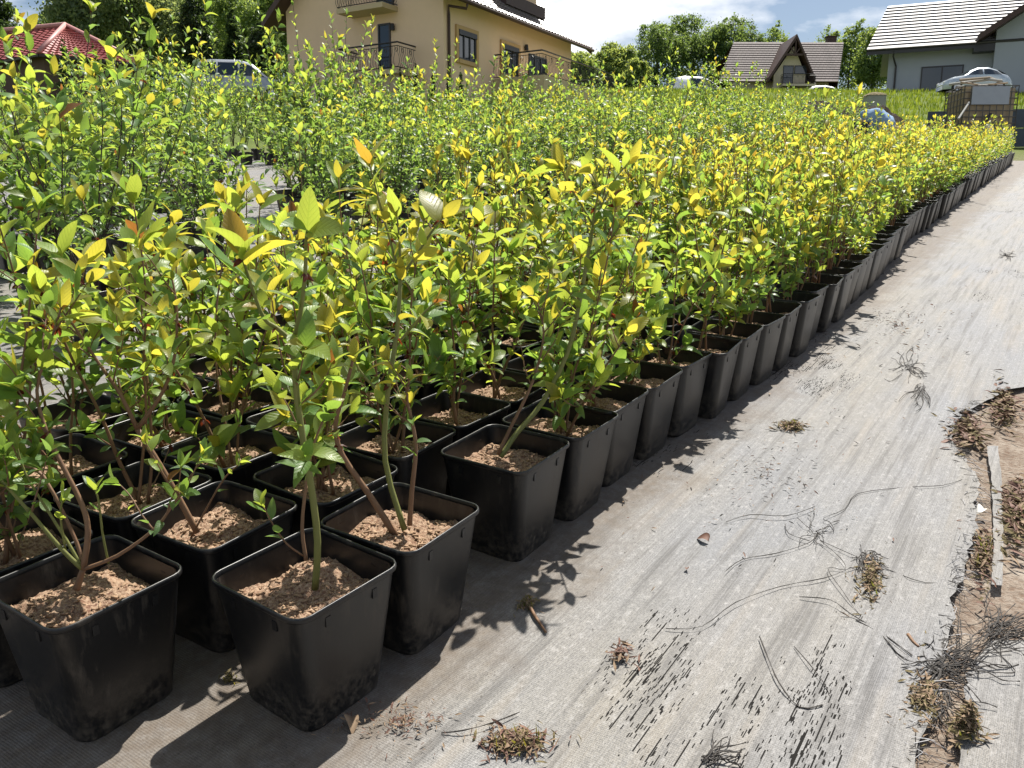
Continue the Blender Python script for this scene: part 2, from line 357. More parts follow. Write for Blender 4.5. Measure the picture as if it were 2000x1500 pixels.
# ------------------------------------------------------------------ trees
def crown_mesh(name, blobs, n_leaf, size, cols, seed, flat=.0):
    """blobs: (centre, radii). Leaf-sized faces spread through the crown, denser near the surface, in clumps"""
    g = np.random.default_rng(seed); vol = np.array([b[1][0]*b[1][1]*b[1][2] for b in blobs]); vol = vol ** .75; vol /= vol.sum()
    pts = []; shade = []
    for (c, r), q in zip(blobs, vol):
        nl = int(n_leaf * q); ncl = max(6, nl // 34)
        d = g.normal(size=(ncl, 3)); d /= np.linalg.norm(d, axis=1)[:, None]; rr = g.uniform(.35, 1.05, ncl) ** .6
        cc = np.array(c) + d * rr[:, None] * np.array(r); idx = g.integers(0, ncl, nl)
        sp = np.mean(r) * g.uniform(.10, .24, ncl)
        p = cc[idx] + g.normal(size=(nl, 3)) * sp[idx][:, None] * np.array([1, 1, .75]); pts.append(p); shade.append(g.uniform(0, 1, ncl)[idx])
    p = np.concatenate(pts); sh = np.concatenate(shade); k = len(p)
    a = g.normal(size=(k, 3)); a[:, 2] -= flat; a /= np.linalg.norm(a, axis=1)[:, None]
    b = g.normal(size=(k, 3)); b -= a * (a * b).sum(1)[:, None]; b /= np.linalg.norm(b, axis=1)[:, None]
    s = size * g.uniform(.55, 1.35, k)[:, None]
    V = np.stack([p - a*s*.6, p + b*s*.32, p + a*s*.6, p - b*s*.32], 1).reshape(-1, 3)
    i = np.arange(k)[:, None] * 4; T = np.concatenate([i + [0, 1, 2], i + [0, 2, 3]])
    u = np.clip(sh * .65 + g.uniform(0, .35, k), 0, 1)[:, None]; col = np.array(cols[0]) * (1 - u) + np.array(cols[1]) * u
    return np_mesh(name, V, T, M['treeleaf'], np.repeat(col, 4, 0), smooth=False)
def limbs_mesh(name, h, r, spread, seed, crown_base=.25, n=9):
    g = random.Random(seed); mb = MB(); lean = (g.uniform(-.04, .04), g.uniform(-.04, .04))
    tr = [Vector((lean[0]*h*q*q, lean[1]*h*q*q, h*q)) for q in (0, .15, .35, .55, .75, .92)]
    mb.tube(tr, [r*1.25, r, r*.8, r*.55, r*.32, r*.1], 8)
    for i in range(n):
        q = g.uniform(crown_base, .8); b = Vector((lean[0]*h*q*q, lean[1]*h*q*q, h*q)); w = g.uniform(0, 6.28); L = spread * g.uniform(.6, 1)
        d = Vector((math.cos(w), math.sin(w), g.uniform(.35, .9))); mb.tube([b, b + d*L*.4, b + d*L*.75 + Vector((0, 0, L*.12)), b + d*L + Vector((0, 0, L*.25))], [r*.38, r*.28, r*.16, r*.04], 5)
    return mb.mesh(name, M['trunk'], True)
def tree(px, ytop, ybase, wpx, Y, label, cols, seed, name='broadleaf_tree', group=None, n_leaf=7000, size=.34, lobes=9, conif=False):
    base = P(px, ybase, Y); top = P(px, ytop, Y); mpp = (P(px + 10, ytop, Y) - top).length / 10
    bz = min(base.z, gz(base.x, Y)); h = top.z - bz; w = wpx * mpp / 2
    o = empty(name, (base.x, Y, bz)); tag(o, label, 'tree', group); g = random.Random(seed); k0 = (base.z - bz) / h
    if conif:
        blobs = []
        for i in range(lobes):
            q = i / (lobes - 1); rw = w * (1.02 - q) ** .75 * g.uniform(.85, 1.1) if conif == 'cone' else w * (math.sin(math.pi * min(.96, .22 + q * .76)) ** .7)
            blobs.append(((g.uniform(-.08, .08)*w, g.uniform(-.08, .08)*w, h * (k0 + (1 - k0) * (q * .93 + .03))), (max(rw, .1*w), max(rw, .1*w), h*(1-k0)/lobes*.9)))
        obj('trunk', limbs_mesh('trunk', h * .95, max(.05, w*.1), w*.4, seed, .15, 4), o)
    else:
        blobs = [((0, 0, h*(k0+(1-k0)*.5)), (w*.72, w*.72, h*(1-k0)*.42))]
        for i in range(lobes):
            a = i * 2.4 + g.uniform(-.4, .4); q = g.uniform(.22, .88); rr = w * math.sin(math.pi * (.14 + q*.72)) * g.uniform(.62, .8)
            blobs.append(((math.cos(a)*rr, math.sin(a)*rr, h*(k0+(1-k0)*q)), (w*g.uniform(.26, .4), w*g.uniform(.26, .4), h*(1-k0)*g.uniform(.12, .2))))
        blobs.append(((g.uniform(-.2, .2)*w, 0, h*.9), (w*.3, w*.3, h*.09)))
        obj('trunk', limbs_mesh('trunk', h*.9, max(.12, w*.07), w*.6, seed), o)
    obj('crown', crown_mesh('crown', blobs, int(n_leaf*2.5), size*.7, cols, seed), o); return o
DK = ((.08, .145, .06), (.27, .37, .13)); MD = ((.12, .20, .07), (.37, .47, .16)); LT = ((.16, .24, .09), (.48, .56, .2)); GY = ((.15, .22, .12), (.44, .52, .27))
PN = ((.03, .06, .028), (.11, .17, .055))
GW = 'wood behind the tiled gable house'
tree(1282, 44, 190, 120, 108, 'dark broadleaf tree at the left end of the wood, beside pale thickets', DK, 11, group=GW)
tree(1352, 28, 190, 130, 112, 'tallest dark tree of the wood left of the gabled roof', DK, 12, group=GW)
tree(1425, 30, 190, 120, 110, 'dark tree whose crown rises behind the left end of the gabled roof', DK, 13, group=GW)
tree(1508, 40, 190, 60, 116, 'thin airy tree rising just left of the pointed gable', MD, 14, group=GW, n_leaf=2500, lobes=6)
tree(1610, 46, 190, 70, 118, 'loose windblown tree behind the right part of the gabled roof', MD, 15, group=GW, n_leaf=3200)
tree(1655, 44, 190, 62, 115, 'feathery tree right of the gabled roof, beside its dark verge', MD, 16, group=GW, n_leaf=3600)
tree(1702, 52, 190, 90, 105, 'dense tree between the gabled house and the white roofed house', MD, 17, group=GW)
tree(1755, 60, 190, 90, 110, 'tree half hidden behind the left wall of the white roofed house', DK, 18, group=GW, n_leaf=4000)
tree(1195, 82, 190, 90, 95, 'rounded light green tree between the yellow house and the dark wood', LT, 19, group='light trees by the yellow house')
tree(1130, 100, 190, 80, 90, 'low pale green thicket tree just right of the yellow house roof edge', LT, 20, group='light trees by the yellow house')
tree(1240, 118, 190, 60, 92, 'small light green bushy tree at the foot of the dark wood', LT, 21, group='light trees by the yellow house', n_leaf=4000)
tree(255, -120, 150, 300, 62, 'large silvery green birch with drooping foliage behind the red roof', GY, 22, n_leaf=34000, size=.30, lobes=18)
tree(390, -30, 150, 72, 56, 'dark dense conical evergreen right of the silvery birch', PN, 23, 'evergreen_tree', n_leaf=9000, size=.2, conif='col', lobes=9)
tree(462, 10, 160, 60, 58, 'dark slim evergreen second from the silvery birch', PN, 24, 'evergreen_tree', n_leaf=7000, size=.2, conif='cone', lobes=9)
tree(520, 30, 160, 70, 54, 'dark evergreen tucked against the left wall of the yellow house', PN, 25, 'evergreen_tree', n_leaf=8000, size=.2, conif='col', lobes=9)
tree(455, -90, 140, 190, 85, 'tall light green tree rising behind the dark evergreens', MD, 26, n_leaf=9000)
tree(560, -60, 150, 130, 88, 'green tree behind the dark roof edge left of the yellow wall', MD, 27, n_leaf=6000)
tree(5, -60, 130, 110, 60, 'dark conifer at the left edge behind the red roof', PN, 28, 'evergreen_tree', n_leaf=9000, size=.24, conif='cone', lobes=9)
tree(330, -40, 170, 240, 98, 'broad green tree filling the gap between birch and evergreens', MD, 30, n_leaf=14000, size=.42)
tree(520, -40, 170, 200, 100, 'broad green tree far behind the slim evergreens', MD, 31, n_leaf=12000, size=.42)
tree(200, 20, 170, 220, 90, 'dark green tree behind the red roof and the birch', DK, 32, n_leaf=12000, size=.42)
tree(112, 22, 120, 90, 75, 'small blue green tree in the sky gap above the red roof', DK, 29, n_leaf=5000)
for i, (x, yt, w) in enumerate([(1133,108,11),(1151,132,13),(1166,136,12),(1180,134,13),(1194,138,12),(1208,136,13),(1222,139,13),(1236,140,13),(1250,142,13)]):
    tree(x, yt, 195, w, 60, f'slim dark thuja, {["first","second","third","fourth","fifth","sixth","seventh","eighth","ninth"][i]} from the yellow house in the row right of it', PN, 40+i, 'thuja', 'thuja row right of the yellow house', 900, .16, 6, 'cone')
for i, (x, yt, w) in enumerate([(783,136,14),(812,128,14),(846,132,13),(876,135,13),(900,134,15)]):
    tree(x, yt, 196, w, 34, f'small young thuja, {["first","second","third","fourth","fifth"][i]} from the left at the foot of the yellow house', PN, 60+i, 'thuja', 'young thujas at the yellow house', 900, .09, 6, 'cone')
tree(132, 80, 175, 34, 38, 'dark cone shaped thuja in front of the red roof', PN, 70, 'thuja', None, 2500, .12, 7, 'cone')
tree(190, 92, 175, 30, 39, 'dim thuja under the right slope of the red roof', PN, 72, 'thuja', None, 2000, .12, 7, 'cone')
tree(293, 118, 200, 34, 37, 'dark thuja at the right corner of the red roof', PN, 71, 'thuja', None, 2500, .12, 7, 'cone')

# ------------------------------------------------------------------ houses
M['yellow'] = plain('yellow_render', (.76, .56, .37), .85, var=.05, scale=3); M['cream'] = plain('cream_render', (.55, .48, .36), .85, var=.06, scale=3)
M['greyw'] = plain('pale_render', (.36, .39, .43), .85, var=.05, scale=2); M['brown'] = plain('brown_wood', (.055, .028, .02), .6, var=.3, scale=6)
M['trim'] = plain('ochre_trim', (.50, .33, .15), .8, var=.08); M['dframe'] = plain('dark_frame', (.03, .028, .03), .4, var=.2)
t = NT('glass'); t.set((.025, .035, .05), .06, 0, .8); M['glass'] = t.mat
t = NT('roof_glossy'); a = t.noise(6, 3); t.set(t.mix(a, (.10, .085, .08), (.16, .14, .13)), .33, 0, .7); M['roofy'] = t.mat
t = NT('roof_brown'); sp_ = t.node('TexBrick'); sp_.inputs['Scale'].default_value = 1.0; sp_.inputs['Brick Width'].default_value = .42; sp_.inputs['Row Height'].default_value = .5; sp_.inputs['Mortar Size'].default_value = .03
sp_.inputs['Color1'].default_value = (.085, .07, .07, 1); sp_.inputs['Color2'].default_value = (.12, .098, .098, 1); sp_.inputs['Mortar'].default_value = (.04, .025, .02, 1)
t.l.new(t.co('UV'), sp_.inputs['Vector']); t.set(sp_.outputs[0], .62, 0, .08); M['roofb'] = t.mat
t = NT('roof_grey'); a = t.noise(3, 3); t.set(t.mix(a, (.16, .16, .17), (.22, .22, .23)), .45, 0, .5); M['roofg'] = t.mat
t = NT('roof_red'); a = t.noise(8, 3); t.set(t.mix(a, (.22, .05, .045), (.34, .09, .08)), .42, 0, .5); M['roofr'] = t.mat
M['iron'] = plain('wrought_iron', (.02, .018, .018), .5); M['concrete'] = plain('concrete', (.30, .30, .28), .9, var=.2, scale=4); M['slab'] = plain('balcony_slab', (.5, .40, .24), .8, var=.05)
def roof_slope(name, parent, e0, e1, r0, r1, nrow, mat, step=.05, wave=0, thick=.04, course='tile_course', split=True, uvrows=None):
    """courses of tiles from the eave (e0->e1) to the ridge (r0->r1); every course a stepped strip with its own front edge"""
    e0, e1, r0, r1 = map(Vector, (e0, e1, r0, r1)); nrm = (e1 - e0).cross(r0 - e0).normalized()
    if nrm.z < 0: nrm = -nrm
    out = MB(); uvs = []
    for k in range(nrow):
        a, b = k / nrow, (k + 1) / nrow; mb = MB() if split else out
        A0, A1 = e0.lerp(r0, a), e1.lerp(r1, a); B0, B1 = e0.lerp(r0, b), e1.lerp(r1, b)
        seg = max(1, wave); vs = []
        for i in range(seg * (4 if wave else 1) + 1):
            q = i / (seg * (4 if wave else 1)); hgt = step + (.5 - .5 * math.cos(2 * math.pi * q * wave)) * step * 1.1 if wave else step
            lo = A0.lerp(A1, q); hi = B0.lerp(B1, q); vs += [lo + nrm * (hgt - thick), lo + nrm * hgt, hi + nrm * (hgt - step * .92)]
        m = len(vs) // 3; fs = []
        for i in range(m - 1): fs += [(3*i, 3*i+3, 3*i+4, 3*i+1), (3*i+1, 3*i+4, 3*i+5, 3*i+2)]
        mb.add(vs, fs)
        if split: obj(course, with_uv(mb.mesh(course, mat), e0, (e1 - e0), k), parent)
    if not split: return obj(course, with_uv(out.mesh(course, mat), e0, (e1-e0), 0), parent)
def with_uv(me, o, ax, k):
    ax = ax.normalized(); u = me.uv_layers.new(name='uv')
    for lp in me.loops:
        p = me.vertices[lp.vertex_index].co - o; u.data[lp.index].uv = (p.dot(ax) + .21 * (k % 2), .25)
    return me
def window(parent, o, ax, up, out, w, h, glass='glass', frame='dframe', surround=None, mull=1, name='window'):
    """o: lower left corner on the wall; ax along the wall, out away from it"""
    def rect(mb, x0, x1, y0, y1, d0, d1): mb.prism([o + ax*x0 + up*y0, o + ax*x1 + up*y0, o + ax*x1 + up*y1, o + ax*x0 + up*y1], out, d0, d1)
    f = MB(); b = .07
    rect(f, 0, b, 0, h, .0, .06); rect(f, w-b, w, 0, h, .0, .06); rect(f, b, w-b, 0, b, .0, .06); rect(f, b, w-b, h-b, h, .0, .06)
    for i in range(mull): x = w * (i + 1) / (mull + 1); rect(f, x-.04, x+.04, b, h-b, .002, .055)
    fo = f.build(name, M[frame], parent); g = MB(); rect(g, b-.01, w-b+.01, b-.01, h-b+.01, .004, .02); g.build('pane', M[glass], fo)
    if surround:
        s_ = MB(); q = .16; rect(s_, -q, 0, -q, h+q, 0, .09); rect(s_, w, w+q, -q, h+q, 0, .09); rect(s_, 0, w, h, h+q, 0, .09); rect(s_, 0, w, -q, 0, 0, .12); s_.build('surround', M[surround], fo)
        r_ = MB(); rect(r_, 0, w, h-.2, h-.003, .061, .12); r_.build('shutter_box', M['dframe'], fo)
    return fo
def railing(parent, path, h, belly=.09, n=22, name='railing'):
    mb = MB(); path = [Vector(p) for p in path]; up = Vector((0, 0, h)); cen = sum(path, Vector()) / len(path)
    mb.tube([p + up for p in path], .035, 5); mb.tube([p + up*.86 for p in path], .018, 4); mb.tube([p + up*.06 for p in path], .022, 4)
    for a, b in zip(path, path[1:]):
        k = max(2, int((b - a).length / .13)); d = (b - a).normalized(); o_ = Vector((d.y, -d.x, 0))
        if o_.dot((a + b) / 2 - cen) < 0: o_ = -o_
        for i in range(k):
            p = a.lerp(b, i / k); mb.tube([p + up*.06, p + up*.22 + o_*belly, p + up*.4 + o_*belly*.9, p + up*.62, p + up*.86], .011, 4, cap=False)
            if i % 4 == 2: mb.tube([p + up*.62 + d*.06, p + up*.74 + d*.14, p + up*.8 + d*.05, p + up*.68], .016, 4, cap=False)
    return mb.build(name, M['iron'], parent)
UP = Vector((0, 0, 1))
# ---- yellow house
def yellow_house():
    Y0 = 36.0; cr_ = P(868, 195, Y0); b = R(31); e1 = Vector((math.sin(b), math.cos(b), 0)); e2 = Vector((-math.cos(b), math.sin(b), 0))
    cz = 4.4; o = empty('yellow_house', (cr_.x, cr_.y, cz)); tag(o, 'large yellow rendered house with glossy tiled roof and wrought iron balconies', 'house')
    O = Vector((0, 0, 0)); Lh, Wd = 11.2, 8.7; ez = 10.15 - cz; rz = ez + Wd / 2 * math.tan(R(41)); base = Vector((cr_.x, cr_.y, cz))
    w = MB(); pts = [O, O + e2*Wd, O + e2*Wd + UP*ez, O + e2*Wd/2 + UP*rz, O + UP*ez]
    w.prism(pts, e1, 0, Lh); w.build('wall', M['yellow'], o)
    n1 = -e2; n2 = -e1                                            # outward of the long wall, of the gable wall
    ov = .75; dz = ov * math.tan(R(41)); g0, g1 = -.8, Lh + .9
    ro = empty('roof', (0, 0, 0)); ro.parent = o
    E0 = O - e2*ov + UP*(ez - dz) + e1*g0 + UP*.12; E1 = E0 + e1*(g1 - g0); K0 = O + e2*Wd/2 + UP*(rz + .12) + e1*g0; K1 = K0 + e1*(g1 - g0)
    roof_slope('r', ro, E0, E1, K0, K1, 20, M['roofy'], .045, 46, split=True)
    bk = MB(); F0 = O + e2*(Wd + ov) + UP*(ez - dz + .12) + e1*g0; bk.add([F0, F0 + e1*(g1-g0), K1, K0], [(0, 1, 2, 3)]); bk.build('rear_slope', M['roofy'], ro)
    fa = MB()
    for A, B in ((E0, K0), (E1, K1), (F0, K0), (F0 + e1*(g1-g0), K1)):
        s_ = e1 * (.08 if A in (E0, F0) else -.08); fa.add([A - UP*.30, B - UP*.30, B + UP*.03, A + UP*.03, A - UP*.30 + s_, B - UP*.30 + s_, B + UP*.03 + s_, A + UP*.03 + s_], [(0,1,2,3),(7,6,5,4),(0,4,5,1),(1,5,6,2),(2,6,7,3),(3,7,4,0)])
    fa.build('verge_board', M['brown'], ro)
    so_ = MB(); so_.add([E0 - UP*.16, E1 - UP*.16, K1 - UP*.16, K0 - UP*.16], [(0,1,2,3)]); so_.add([F0 - UP*.16, F0 + e1*(g1-g0) - UP*.16, K1 - UP*.17, K0 - UP*.17], [(0,1,2,3)]); so_.build('soffit', M['brown'], ro)
    gt = MB(); gt.tube([E0 - UP*.1 - e2*.07, E1 - UP*.1 - e2*.07], .075, 8); gt.build('gutter', M['brown'], o, True)
    dp = MB(); q = E0 + e1*1.35; dp.tube([q - UP*.12 - e2*.05, q - UP*.35, O + e1*.28 - e2*.07 + UP*(ez - .75), O + e1*.28 - e2*.07 + UP*(ez - 1.1), O + e1*.28 - e2*.07 + UP*.1], .06, 8); dp.build('downpipe', M['brown'], o, True)
    # windows of the long wall measured in the picture
    def loc(x, y, n): return hit(x, y, base, n) - base
    for (x0, y0, x1, y1, s_) in ((893, 58, 928, 122, 'trim'), (980, 86, 1010, 150, 'trim'), (1032, 106, 1066, 160, None)):
        a = loc(x0, y0, n1); c_ = loc(x1, y1, n1); ll = a.dot(e1); rr = c_.dot(e1); top = (a.z + loc(x1, y0 + 9, n1).z) / 2; bot = c_.z - .05
        window(o, e1*ll + UP*bot, e1, UP, n1, rr - ll, top - bot, surround=s_, mull=2)
    # balcony doors of the gable wall
    for (x0, y0, x1, y1) in ((739, 48, 765, 138), (735, -60, 770, 14)):
        a = loc(x0, y0, n2); c_ = loc(x1, y1, n2); ll = a.dot(e2); rr = c_.dot(e2)
        fo = window(o, e2*rr + UP*c_.z, e2, UP, n2, ll - rr, a.z - c_.z, mull=0, name='balcony_door'); fo
    for (xa, xb, ys, dep, hh) in ((700, 826, 141, 1.25, 1.0), (688, 790, 13, 1.0, .95)):
        a = loc(xa, ys, n2).dot(e2) + .0; b_ = loc(xb, ys, n2).dot(e2) + .35; z_ = loc((xa+xb)/2, ys, n2).z - .12
        lo_, hi_ = min(a, b_), max(a, b_); m = MB(); m.prism([e2*lo_ + UP*z_, e2*hi_ + UP*z_, e2*hi_ + UP*z_ + n2*dep, e2*lo_ + UP*z_ + n2*dep], UP, -.2, 0); sl_ = m.build('balcony', M['slab'], o)
        r_ = railing(sl_, [e2*hi_ + UP*z_ + n2*.03, e2*hi_ + UP*z_ + n2*(dep-.05), e2*lo_ + UP*z_ + n2*(dep-.05), e2*lo_ + UP*z_ + n2*.03], hh)
        if ys > 50:
            m = MB(); m.prism([e2*(lo_+.15) + n2*.002, e2*(hi_-.15) + n2*.002, e2*(hi_-.15) + n2*(dep-.2), e2*(lo_+.15) + n2*(dep-.2)], UP, 0, z_ - .2); m.build('balcony_base', M['slab'], sl_)
    m = MB(); q = loc(770, 52, n2); m.tube([q, q + n2*.12], .03, 6); m.tube([q + n2*.12 + UP*.1, q + n2*.12 - UP*.16], [.07, .1], 8); m.build('wall_lamp', M['iron'], o)
    m = MB(); q = loc(1024, 92, n1); m.tube([q, q + n1*.12], .03, 6); m.tube([q + n1*.12 + UP*.1, q + n1*.12 - UP*.16], [.07, .1], 8); m.build('wall_lamp', M['iron'], o)
    # terrace with railing before the long wall
    a = loc(962, 130, n1).dot(e1); z_ = loc(1000, 165, n1).z; m = MB(); m.prism([e1*a + UP*z_ + n1*.002, e1*(Lh+.6) + UP*z_ + n1*.002, e1*(Lh+.6) + UP*z_ + n1*2.6, e1*a + UP*z_ + n1*2.6], UP, -3.0, 0); tr_ = m.build('terrace', M['slab'], o)
    railing(tr_, [e1*a + UP*z_ + n1*.1, e1*a + UP*z_ + n1*2.5, e1*(Lh+.5) + UP*z_ + n1*2.5, e1*(Lh+.5) + UP*z_ + n1*.1], 1.0)
    # dormer
    a = 5.1; wd = 2.9; z0 = ez - dz + 1.15; f_ = -.1; d = MB()
    fr = O + e1*a + e2*f_ + UP*z0; dh = 2.0; back = 3.4
    d.prism([fr, fr + e1*wd, fr + e1*wd + UP*dh, fr + e1*wd/2 + UP*(dh+1.1), fr + UP*dh], e2, 0.35, back); dm_ = d.build('dormer', M['yellow'], o)
    window(dm_, fr + e1*.65 + UP*.55 + e2*.35, e1, UP, n1, 1.6, 1.5, mull=1)
    d = MB(); ap = fr + e1*wd/2 + UP*(dh+1.32)
    for s_ in (-1, 1):
        e_ = fr + e1*(wd/2 + s_*(wd/2 + .55)) + UP*(dh - .32); d.add([e_ - e2*.45, ap - e2*.45, ap + e2*back, e_ + e2*back, e_ - e2*.45 - UP*.22, ap - e2*.45 - UP*.22, ap + e2*back - UP*.22, e_ + e2*back - UP*.22], [(0,1,2,3),(7,6,5,4),(0,4,5,1),(1,5,6,2),(2,6,7,3),(3,7,4,0)])
    d.build('dormer_roof', M['brown'], dm_)
    d = MB(); d.prism([fr - e1*.35 + UP*(-.25), fr + e1*(wd+.35) + UP*(-.25), fr + e1*(wd+.35) + UP*(.25), fr - e1*.35 + UP*.25], e2, .05, .34); d.build('apron', M['brown'], dm_)
yellow_house()

# ---- brown tiled house with a steep cross gable
def gable_house():
    Yh = 90.0; A = P(1404, 159, Yh); Bp = P(1632, 157, Yh); rl = P(1433, 85, Yh + 4.6); rr = P(1648, 80, Yh + 4.6)
    base = Vector(((A.x + Bp.x) / 2, Yh, gz(A.x, Yh) - .8)); o = empty('gable_house', base); tag(o, 'distant cream house with brown tiled roof and a steep pointed gable', 'house')
    A, Bp, rl, rr = (q - base for q in (A, Bp, rl, rr)); ez = (A.z + Bp.z) / 2; rz = (rl.z + rr.z) / 2 ; x0, x1 = rl.x - .1, rr.x - .6; xl0 = A.x
    ez_, A.z = ez, ez; Bp.z = ez; ry = 4.6
    w = MB(); w.prism([(x0+.7, .7, 0), (x0+.7, 2*ry-.7, 0), (x0+.7, 2*ry-.7, ez), (x0+.7, ry, rz-.3), (x0+.7, .7, ez)], Vector((1, 0, 0)), 0, Bp.x - .45 - (x0 + .7)); w.build('wall', M['cream'], o)
    ro = empty('roof'); ro.parent = o
    roof_slope('r', ro, (A.x, 0, ez), (Bp.x + .25, 0, ez), (rl.x, ry, rz), (rr.x, ry, rz), 17, M['roofb'], .06, 0)
    m = MB(); m.add([(A.x, 2*ry, ez), (Bp.x, 2*ry, ez), (rr.x, ry, rz), (rl.x, ry, rz)], [(0,1,2,3)]); m.build('rear_slope', M['roofb'], ro)
    m = MB(); m.add([(Bp.x+.26, -.02, ez-.35), (Bp.x+.26, -.02, ez+.12), (rr.x+.02, ry, rz+.12), (rr.x+.02, ry, rz-.35), (Bp.x+.1, 2*ry, ez), (Bp.x+.35, .3, ez-.9)], [(0,1,2,3), (0, 3, 4, 5)]); m.build('verge_board', M['brown'], ro)
    m = MB(); m.tube([(A.x, -.08, ez-.06), (Bp.x+.2, -.08, ez-.06)], .09, 6); m.build('gutter', M['brown'], o)
    # cross gable
    ap = P(1557, 66, Yh - 1.2) - base; l = P(1501, 152, Yh - 1.2) - base; r = P(1593, 150, Yh - 1.2) - base; zb = (l.z + r.z) / 2; yf = -1.2
    g = MB(); inl, inr = l.x + .75, r.x - .75
    g.prism([(inl, 0, -zb*0 + zb - 2.8), (inr, 0, zb - 2.8), (inr, 0, zb + .35), (ap.x, 0, ap.z - 1.0), (inl, 0, zb + .35)], Vector((0, 1, 0)), yf + .8, 4.2); gw = g.build('gable_wall', M['cream'], o)
    rf = empty('gable_roof'); rf.parent = o
    for s_, e in ((-1, l), (1, r)):
        m = MB(); q = Vector((e.x, yf, zb)); k = Vector((ap.x, yf, ap.z)); d_ = Vector((0, 5.6, 0)); t_ = Vector((-s_*.12, 0, .0)); th = Vector((0, 0, -.42))
        m.add([q, k, k + d_, q + d_, q + th, k + th, k + d_ + th, q + d_ + th], [(0,1,2,3),(7,6,5,4),(0,4,5,1),(1,5,6,2),(2,6,7,3),(3,7,4,0)]); m.build('gable_slope', M['brown'], rf)
    zc = (P(1557, 106, Yh - 1.2) - base).z; m = MB(); hw = (ap.z - zc) / (ap.z - zb) * (r.x - l.x) / 2
    m.box((ap.x - hw, yf + .1, zc - .1), (ap.x + hw, yf + .3, zc + .1)); m.tube([(ap.x, yf+.2, zc), (ap.x, yf+.2, ap.z-.3)], .09, 4)
    m.tube([(ap.x, yf+.2, zc), (ap.x - hw*.5, yf+.2, zc + (ap.z - zc)*.42)], .07, 4); m.tube([(ap.x, yf+.2, zc), (ap.x + hw*.5, yf+.2, zc + (ap.z - zc)*.42)], .07, 4); m.build('collar_beam', M['brown'], rf)
    nf = Vector((0, -1, 0)); X = Vector((1, 0, 0)); yw = yf + .8
    def q_(x, y): p = P(x, y, Yh + yw) - base; return p
    a = q_(1530, 128); b_ = q_(1548, 167); window(gw, Vector((a.x, yw, b_.z)), X, UP, nf, b_.x - a.x, a.z - b_.z, mull=0, name='balcony_door')
    a = q_(1552, 128); b_ = q_(1575, 145); window(gw, Vector((a.x, yw, b_.z)), X, UP, nf, b_.x - a.x, a.z - b_.z, mull=0)
    m = MB(); a = q_(1522, 167); b_ = q_(1586, 167); m.box((a.x, yw - 1.2, a.z - .2), (b_.x, yw - .003, a.z)); bl = m.build('balcony', M['cream'], gw)
    railing(bl, [(a.x+.05, yw-.1, a.z), (a.x+.05, yw-1.15, a.z), (b_.x-.05, yw-1.15, a.z), (b_.x-.05, yw-.1, a.z)], .95, 0)
    m = MB(); c_ = P(1622, 84, Yh + 6) - base; m.box((c_.x-.45, ry+.9, rz-2), (c_.x+.45, ry+1.7, rz+.75)); m.box((c_.x-.55, ry+.8, rz+.751), (c_.x+.55, ry+1.8, rz+.86)); m.build('chimney', M['brown'], ro)
gable_house()

